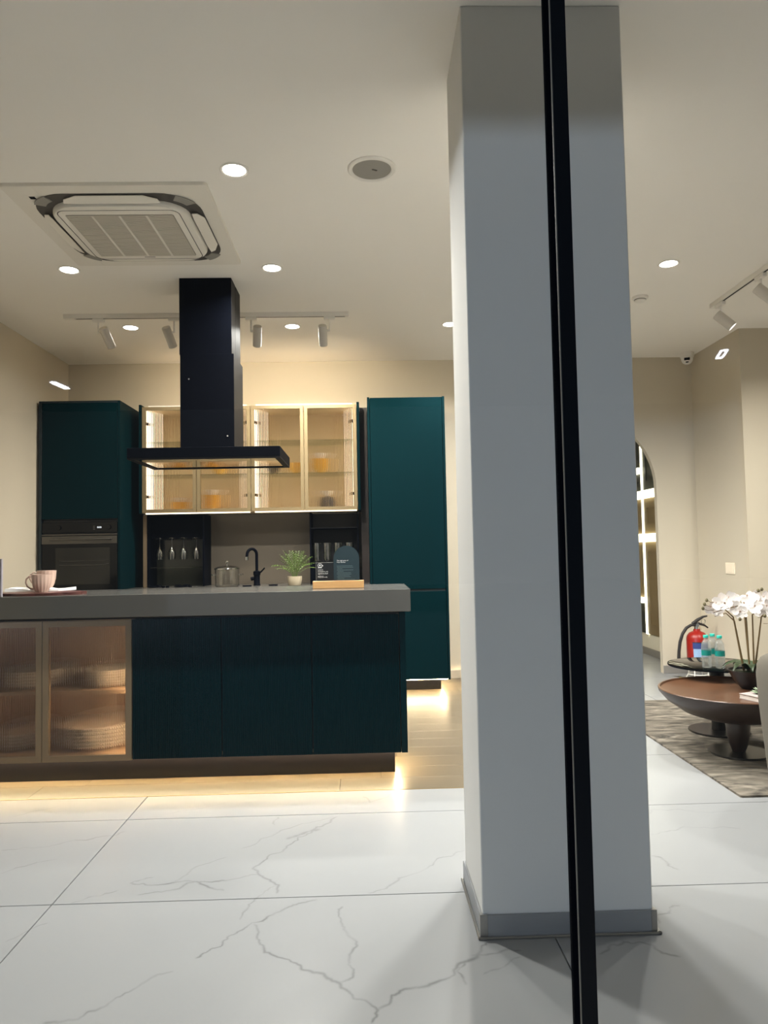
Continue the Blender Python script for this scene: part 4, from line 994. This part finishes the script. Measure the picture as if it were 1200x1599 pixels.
def sample(y0, y1, z0, z1, mat, lab):
    o = obj('sample_door', B(DX-.012, DX+.0095, y0, y1, z0, z1, bev=.002), M[mat], dpw, label=lab)
    if y1-y0 > .3: obj('raised_panel', ring_prism(bmesh.new(), [(y0+.09, z0+.09), (y1-.09, z0+.09), (y1-.09, z1-.09), (y0+.09, z1-.09)], [(y0+.105, z0+.105), (y1-.105, z0+.105), (y1-.105, z1-.105), (y0+.105, z1-.105)], DX-.018, DX-.0121, YZ), M[mat], o)
    return o
sample(6.87, 7.76, .225, 1.193, 'disp_brown', 'brown panelled sample door'); sample(6.87, 7.76, 1.28, 1.653, 'disp_brown', 'small brown sample panel'); sample(6.87, 7.76, 1.737, 2.45, 'disp_dark', 'dark sample panel')
sample(7.80, 8.43, .225, .543, 'disp_dark', 'dark sample panel'); sample(7.80, 8.43, .602, 1.193, 'disp_brown', 'brown sample door'); sample(7.80, 8.43, 1.28, 1.653, 'disp_brown', 'small brown sample panel'); sample(7.80, 8.43, 1.737, 1.928, 'disp_dark', 'dark sample panel'); sample(7.80, 8.43, 1.992, 2.45, 'disp_dark', 'dark sample panel')
sw = thing('wall_glow', 'square pale plate on the lounge side wall standing in for a reflected glow', 'glow', (3.0295, 6.065, .905))  # plate put in place of a warm reflected glow on the wall
obj('plate', B(3.0215, 3.0295, 5.985, 6.14, .905, 1.0, bev=.003), M['glow'], sw); obj('raised_square', B(3.0185, 3.0212, 6.02, 6.105, .92, .985, bev=.001), M['glow'], sw)

# ================================================================== LOUNGE
rg = obj('rug', prism(bmesh.new(), rrect(1.690, 4.6, 3.383, 5.48, .01, 3), .0004, .010), M['rug']); tag(rg, 'grey-beige rug with a swirled streak pattern under the coffee tables', 'rug'); origin_to(rg, (3.1, 4.43, 0))
ZR = .0102
# fire extinguisher
EX, EY = 2.842, 6.33
ex = thing('fire_extinguisher', 'red fire extinguisher on a wire stand in the wall corner behind the glass table', 'fire extinguisher', (EX, EY, .1303))
obj('cylinder', lathe(bmesh.new(), [(0, .1303), (.084, .1303), (.088, .14), (.088, .345), (.083, .372), (.062, .398), (.030, .412), (.026, .43), (0, .43)], c=(EX, EY, 0), seg=40), M['red'], ex)
def band(name, mat, z0, z1, a0, a1, rad=.0888):
    bm = bmesh.new(); n = 16
    L = [[bm.verts.new((EX+r_*math.cos(a0+(a1-a0)*k/n), EY+r_*math.sin(a0+(a1-a0)*k/n), z)) for k in range(n+1)] for r_, z in ((rad, z0), (rad, z1), (rad-.0012, z1), (rad-.0012, z0))]
    for a, b in zip(L, L[1:]+L[:1]):
        for k in range(n): bm.faces.new((a[k], a[k+1], b[k+1], b[k]))
    bm.faces.new([l[0] for l in L]); bm.faces.new([l[-1] for l in L][::-1])
    return obj(name, bm, M[mat], ex)
band('label_band', 'label_blue',   .268, .318, -2.42, -.6); band('label_band', 'label_pale', .16, .2675, -2.36, -.6); band('pale_stripe', 'rubber', .318, .325, -2.42, -.6)
obj('neck', lathe(bmesh.new(), [(.022, .43), (.022, .452), (.016, .456), (.016, .475), (0, .475)], c=(EX, EY, 0), seg=20), M['chrome'], ex)
obj('handle', tube(bmesh.new(), [(EX-.03, EY, .462), (EX+.02, EY, .475), (EX+.07, EY, .458), (EX+.098, EY, .437)], [.012, .012, .008, .006], 10), M['rubber'], ex)
obj('lever', tube(bmesh.new(), [(EX-.035, EY, .474), (EX+.01, EY, .505), (EX+.06, EY, .532), (EX+.095, EY, .538)], [.014, .015, .010, .007], 10), M['rubber'], ex)
obj('pin_ring', tube(bmesh.new(), [(EX+.052+.017*math.cos(2*PI*k/16), EY-.02, .494+.02*math.sin(2*PI*k/16)) for k in range(17)], .0035, 6), M['chrome'], ex)
obj('gauge', tube(bmesh.new(), [(EX-.005, EY-.018, .465), (EX-.006, EY-.034, .465)], .015, 14), M['chrome'], ex)
obj('hose', tube(bmesh.new(), [(EX-.014, EY, .465), (EX-.05, EY, .462), (EX-.09, EY, .44), (EX-.125, EY, .39), (EX-.150, EY, .32), (EX-.162, EY, .24), (EX-.165, EY, .19), (EX-.164, EY, .145)], [.011, .012, .013, .013, .013, .013, .014, .016], 12), M['rubber'], ex)
es = thing('extinguisher_stand', 'low pale wire stand carrying the red fire extinguisher', 'stand', (EX, EY, 0))
for zz in (.045, .1255): obj('ring', tube(bmesh.new(), [(EX+.082*math.cos(2*PI*k/28), EY+.082*math.sin(2*PI*k/28), zz) for k in range(29)], .0042, 6), M['white_plastic'], es)
for k in range(4):
    a = PI/4+PI/2*k; obj('leg', tube(bmesh.new(), [(EX+.105*math.cos(a), EY+.105*math.sin(a), .0045), (EX+.082*math.cos(a), EY+.082*math.sin(a), .045), (EX+.082*math.cos(a), EY+.082*math.sin(a), .1255)], .0042, 6), M['white_plastic'], es)
for k in range(2):
    a = PI/4+PI/2*k; obj('cross_wire', tube(bmesh.new(), [(EX+.08*math.cos(a), EY+.08*math.sin(a), .1255), (EX-.08*math.cos(a), EY-.08*math.sin(a), .1255)], .004, 6), M['white_plastic'], es)
# hazard tape on the floor around the extinguisher
ft = thing('floor_tape', 'yellow and black hazard tape stuck on the floor before the extinguisher', 'tape', (2.78, 6.45, 0))
pa, pb = Vector((2.71, 6.50, 0)), Vector((2.98, 6.02, 0)); dd = (pb-pa).normalized(); nn = Vector((-dd.y, dd.x, 0))*.025
for k in range(7):
    p, q_ = pa+dd*.075*k, pa+dd*.075*(k+1)
    sl = dd*.02
    obj('tape_segment', prism(bmesh.new(), [tuple((p-nn-sl).xy), tuple((q_-nn-sl).xy), tuple((q_+nn+sl).xy), tuple((p+nn+sl).xy)], .0003, .0009), M['tape_k' if k % 2 == 0 else 'tape_y'], ft)
# glass side table
GC = (2.150, 4.535); gz = .420
gt = thing('glass_table', 'round smoked glass side table on a dark metal post, behind the wooden table', 'table', (*GC, ZR))
obj('top', lathe(bmesh.new(), [(0, gz-.010), (.276, gz-.010), (.280, gz-.008), (.280, gz-.002), (.277, gz), (0, gz)], c=(*GC, 0), seg=96), M['tableglass'], gt)
obj('rim', lathe(bmesh.new(), [(.2805, gz-.010), (.2830, gz-.010), (.2830, gz-.001), (.2805, gz-.001), (.2805, gz-.010)], c=(*GC, 0), seg=96), M['black'], gt, label='dark polished rim of the glass')
obj('post', lathe(bmesh.new(), [(0, ZR+.0125), (.042, ZR+.0125), (.042, gz-.0105), (0, gz-.0105)], c=(*GC, 0), seg=32), M['dkmetal'], gt)
obj('base', lathe(bmesh.new(), [(0, ZR), (.175, ZR), (.177, ZR+.004), (.175, ZR+.011), (0, ZR+.012)], c=(*GC, 0), seg=64), M['dkmetal'], gt)
# walnut dish table
WC = (2.030, 4.060); wz = .360
wtb = thing('wooden_table', 'round walnut coffee table with a dish-shaped top on a dark pedestal', 'table', (*WC, ZR))
bm = lathe(bmesh.new(), [(0, wz-.014), (.375, wz-.014), (.392, wz-.010), (.396, wz), (.404, wz), (.407, wz-.004)], c=(*WC, 0), seg=96)
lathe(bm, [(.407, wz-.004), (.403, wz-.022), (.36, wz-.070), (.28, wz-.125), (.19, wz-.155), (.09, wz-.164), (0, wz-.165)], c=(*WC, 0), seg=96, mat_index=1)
bmesh.ops.remove_doubles(bm, verts=bm.verts, dist=1e-6)
obj('dish_top', bm, [M['walnut'], M['walnut_dk']], wtb)
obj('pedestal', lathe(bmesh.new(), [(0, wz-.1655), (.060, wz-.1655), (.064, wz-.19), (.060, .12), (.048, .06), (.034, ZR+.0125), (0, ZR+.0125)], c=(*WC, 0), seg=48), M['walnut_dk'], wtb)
obj('base', lathe(bmesh.new(), [(0, ZR), (.157, ZR), (.159, ZR+.004), (.157, ZR+.011), (0, ZR+.012)], c=(*WC, 0), seg=64), M['dkmetal'], wtb)
# water bottles
bprof = [(0, 0), (.022, 0), (.0262, .004), (.0275, .012), (.0262, .030), (.0275, .040), (.0265, .060), (.0275, .070), (.0275, .112), (.0265, .120), (.0270, .128), (.024, .146), (.016, .160), (.0118, .166), (.0118, .176), (0, .176)]
def bottle(x, y, label):
    r = thing('water_bottle', label, 'bottle', (x, y, gz+.0003), 0, 'water bottles on the glass table')
    obj('bottle_body', lathe(bmesh.new(), bprof, seg=28), M['pet'], r, world=False)
    obj('paper_label', lathe(bmesh.new(), [(.0278, .072), (.0281, .072), (.0281, .103), (.0278, .103), (.0278, .072)], seg=28), M['bottle_label'], r, world=False)
    obj('cap', lathe(bmesh.new(), [(0, .1765), (.0150, .1765), (.0150, .190), (.0140, .192), (0, .192)], seg=28), M['cap'], r, world=False)
    return r
b1 = bottle(2.035, 4.415, 'clear water bottle with teal label, leftmost of three on the glass table')
dup(b1, (2.100, 4.470, gz+.0003), .6, 'clear water bottle with teal label, hindmost of three on the glass table')
dup(b1, (2.098, 4.375, gz+.0003), 1.3, 'clear water bottle with teal label, nearest and rightmost of three')
# books and succulent
BKX, BKY = 2.05, 3.84
bk = thing('book', 'pale book lying on the walnut table beside the armchair', 'book', (BKX, BKY, wz-.0138), .35)
obj('pages', B(-.085, .085, -.058, .058, .003, .024), M['book'], bk, world=False); obj('cover', B(-.088, .09, -.061, .061, .0, .0029), M['book_cover'], bk, world=False); obj('cover', B(-.088, .09, -.061, .061, .0241, .027), M['book_cover'], bk, world=False)
su = thing('succulent', 'small green artificial succulent lying on the pale book', 'plant', (BKX, BKY, wz+.0135))
for t_, (n_, ln_, el) in enumerate(((9, .055, .12), (8, .045, .5), (6, .032, .95))):
    for k in range(n_):
        a = 2*PI*k/n_+t_*.4; d = Vector((math.cos(a)*math.cos(el), math.sin(a)*math.cos(el), math.sin(el))); s = Vector((-math.sin(a), math.cos(a), 0)); u_ = d.cross(s)
        bm = bmesh.new(); o0 = Vector((0, 0, .004+.004*t_))
        pts = [o0, o0+d*ln_*.5+s*.011-u_*0, o0+d*ln_, o0+d*ln_*.5-s*.011]; v_ = [bm.verts.new(p) for p in pts]; w_ = bm.verts.new(o0+d*ln_*.5+Vector((0, 0, .006))); x_ = bm.verts.new(o0+d*ln_*.5-Vector((0, 0, .002)))
        for i in range(4): bm.faces.new((v_[i], v_[(i+1) % 4], w_)); bm.faces.new((v_[(i+1) % 4], v_[i], x_))
        obj('leaf', bm, M['succ'], su, world=False)
# orchid
OX, OY, OZ = 2.135, 4.12, wz-.0138
oc = thing('potted_orchid', 'white orchids with bare brown stems in a black bowl on the walnut table', 'plant', (OX, OY, OZ))
obj('bowl', lathe(bmesh.new(), [(0, 0), (.038, 0), (.046, .006), (.085, .055), (.112, .105), (.107, .105), (.080, .058), (.035, .014), (0, .012)], c=(OX, OY, OZ), seg=40), M['bowl_black'], oc)
obj('moss', lathe(bmesh.new(), [(0, .105), (.05, .10), (.1035, .093)], c=(OX, OY, OZ), seg=32), M['oleaf'], oc)
rs = random.Random(11)
for k in range(9):
    a = 2*PI*k/9+.2; L = rs.uniform(.12, .17); s = Vector((-math.sin(a), math.cos(a), 0)); bm = bmesh.new(); L1, R1 = [], []
    for i in range(8):
        u = i/7; c_ = Vector((OX+L*u*math.cos(a), OY+L*u*math.sin(a), OZ+.10+.055*math.sin(u*2.4)-.03*u*u)); w_ = .026*math.sin(PI*min(1, .12+u*.9))+.001
        L1.append((bm.verts.new(c_+s*w_+Vector((0, 0, .006))), bm.verts.new(c_), bm.verts.new(c_-s*w_+Vector((0, 0, .006)))))
    for p, q_ in zip(L1, L1[1:]):
        bm.faces.new((p[0], q_[0], q_[1], p[1])); bm.faces.new((p[1], q_[1], q_[2], p[2]))
    obj('leaf', bm, M['oleaf'], oc)
def petal(bm, c, d, n, L, w, cup_=.15, mi=0):
    s = d.cross(n).normalized(); rows = []
    for i in range(6):
        u = i/5; ww = w*math.sin(PI*(.08+.84*u))**.7; h = cup_*L*(u*u)
        c_ = c+d*L*u+n*(h*.6)
        rows.append([bm.verts.new(c_+s*ww*t+n*(-.18*ww*(1-abs(t)))) for t in (-1, -.5, 0, .5, 1)])
    for a, b in zip(rows, rows[1:]):
        for k in range(4):
            f = bm.faces.new((a[k], a[k+1], b[k+1], b[k])); f.material_index = mi
def flower(p, face, size, roll_):
    n = Vector(face).normalized(); u = n.orthogonal().normalized(); v = n.cross(u); bm = bmesh.new(); p = Vector(p)
    for k, (a, L, w) in enumerate(((90, 1.0, .36), (210, .95, .34), (330, .95, .34), (15, 1.02, .56), (165, 1.02, .56))):
        t = math.radians(a)+roll_; d = (u*math.cos(t)+v*math.sin(t)+n*.12).normalized()
        petal(bm, p+n*(.002 if k > 2 else 0), d, n, L*size, w*size)
    t = math.radians(270)+roll_; petal(bm, p+n*.006, (u*math.cos(t)+v*math.sin(t)+n*.9).normalized(), n, size*.35, size*.16, .3, 1)
    return obj('flower', bm, [M['petal'], M['petal_c']], oc)
stems = [((-.028, .0), (-.075, .0, .40)), ((-.015, .02), (-.055, .03, .375)), ((.0, -.01), (-.012, -.02, .42)), ((.012, .01), (.004, .03, .43)), ((.02, -.02), (.035, .0, .41)), ((.035, .0), (.075, -.02, .40))]
for (bx, by), (tx_2, ty_2, tz_2) in stems:
    p0 = Vector((OX+bx, OY+by, OZ+.10)); p1 = Vector((OX+tx_2, OY+ty_2, OZ+tz_2))
    sgn = -1 if tx_2 < 0 else 1
    pts = [p0, p0.lerp(p1, .35), p0.lerp(p1, .7), p1, p1+Vector((sgn*.05, -.01, .045)), p1+Vector((sgn*.12, -.02, .03))]
    obj('stem', tube(bmesh.new(), pts, [.0052, .005, .0045, .004, .003, .002], 8), M['ostem'], oc)
fl = [(-.200, .01, .455), (-.175, -.01, .478), (-.155, .02, .44), (-.125, -.02, .475), (-.135, .03, .50), (-.100, .0, .505), (-.080, -.03, .455), (-.06, .02, .495), (-.050, -.04, .43), (-.022, -.03, .475), (-.01, .03, .445), (.005, -.01, .51), (.025, -.045, .455), (.040, .02, .495), (.065, -.02, .440), (.075, .01, .480), (.060, .04, .51), (.105, -.03, .460), (.115, .03, .50), (.135, -.03, .43), (.145, .0, .48), (.17, .02, .455), (.19, -.02, .49)]
for k, (fx, fy, fz) in enumerate(fl):
    flower((OX+fx, OY+fy, OZ+fz), (rs.uniform(-.7, .3), -1, rs.uniform(-.1, .5)), rs.uniform(.038, .048), rs.uniform(-.4, .4))
for fx, fy, fz in ((-.235, .0, .475), (-.222, .0, .497), (-.245, .0, .452), (-.075, -.075, .395), (.065, -.075, .41), (.11, -.06, .375), (.075, 0, .545), (.095, 0, .552)):
    obj('bud', lathe(bmesh.new(), [(0, -.011), (.006, -.008), (.009, 0), (.006, .008), (0, .012)], c=(OX+fx, OY+fy, OZ+fz), seg=12), M['bud'], oc)
    obj('bud_stalk', tube(bmesh.new(), [(OX+fx, OY+fy, OZ+fz), (OX+fx*.9, OY+fy*.6, OZ+fz-.012), (OX+fx*.75, OY+fy*.4, OZ+fz-.012)], .0014, 5), M['ostem'], oc)
# tub armchair at the picture's right edge: round back towards the camera, seat facing the tables
TX, TY = 2.150, 3.165
tc_ = thing('tub_armchair', 'round greige fabric tub armchair at the edge of the rug', 'armchair', (TX, TY, 0))
FA = math.atan2(.9, .35)          # direction the seat opens to
prof_out = [(.385, .075), (.392, .12), (.418, .45), (.424, .58), (.420, .628), (.404, .660), (.376, .676), (.345, .672), (.322, .652), (.312, .62), (.308, .30), (.308, .24)]
bm = bmesh.new(); cols = []; NS = 56; A0, A1 = FA+.62, FA+2*PI-.62
for k in range(NS+1):
    a = A0+(A1-A0)*k/NS; t_ = abs(2*k/NS-1); lower = .13*max(0, (t_-.45)/.55)**2
    cols.append([bm.verts.new((TX+r_*math.cos(a), TY+r_*math.sin(a), z_-(lower if z_ > .3 else 0))) for r_, z_ in prof_out])
for a, b in zip(cols, cols[1:]):
    n_ = len(a)
    for i in range(n_): bm.faces.new((a[i], b[i], b[(i+1) % n_], a[(i+1) % n_]))
bm.faces.new(cols[0]); bm.faces.new(cols[-1][::-1])
obj('backrest', bm, M['sofa'], tc_)
obj('seat_base', lathe(bmesh.new(), [(0, .075), (.300, .075), (.3065, .09), (.3065, .29), (0, .29)], c=(TX, TY, 0), seg=48), M['sofa'], tc_)
obj('seat_cushion', lathe(bmesh.new(), [(0, .2905), (.28, .2905), (.302, .31), (.304, .36), (.29, .395), (.24, .41), (0, .415)], c=(TX, TY, 0), seg=48), M['sofa'], tc_)
for k in range(4):
    a = FA+PI/4+PI/2*k; lx_, ly_ = TX+.28*math.cos(a), TY+.28*math.sin(a)
    zb_ = ZR if (lx_ > 1.69 and ly_ > 3.38) else .0003
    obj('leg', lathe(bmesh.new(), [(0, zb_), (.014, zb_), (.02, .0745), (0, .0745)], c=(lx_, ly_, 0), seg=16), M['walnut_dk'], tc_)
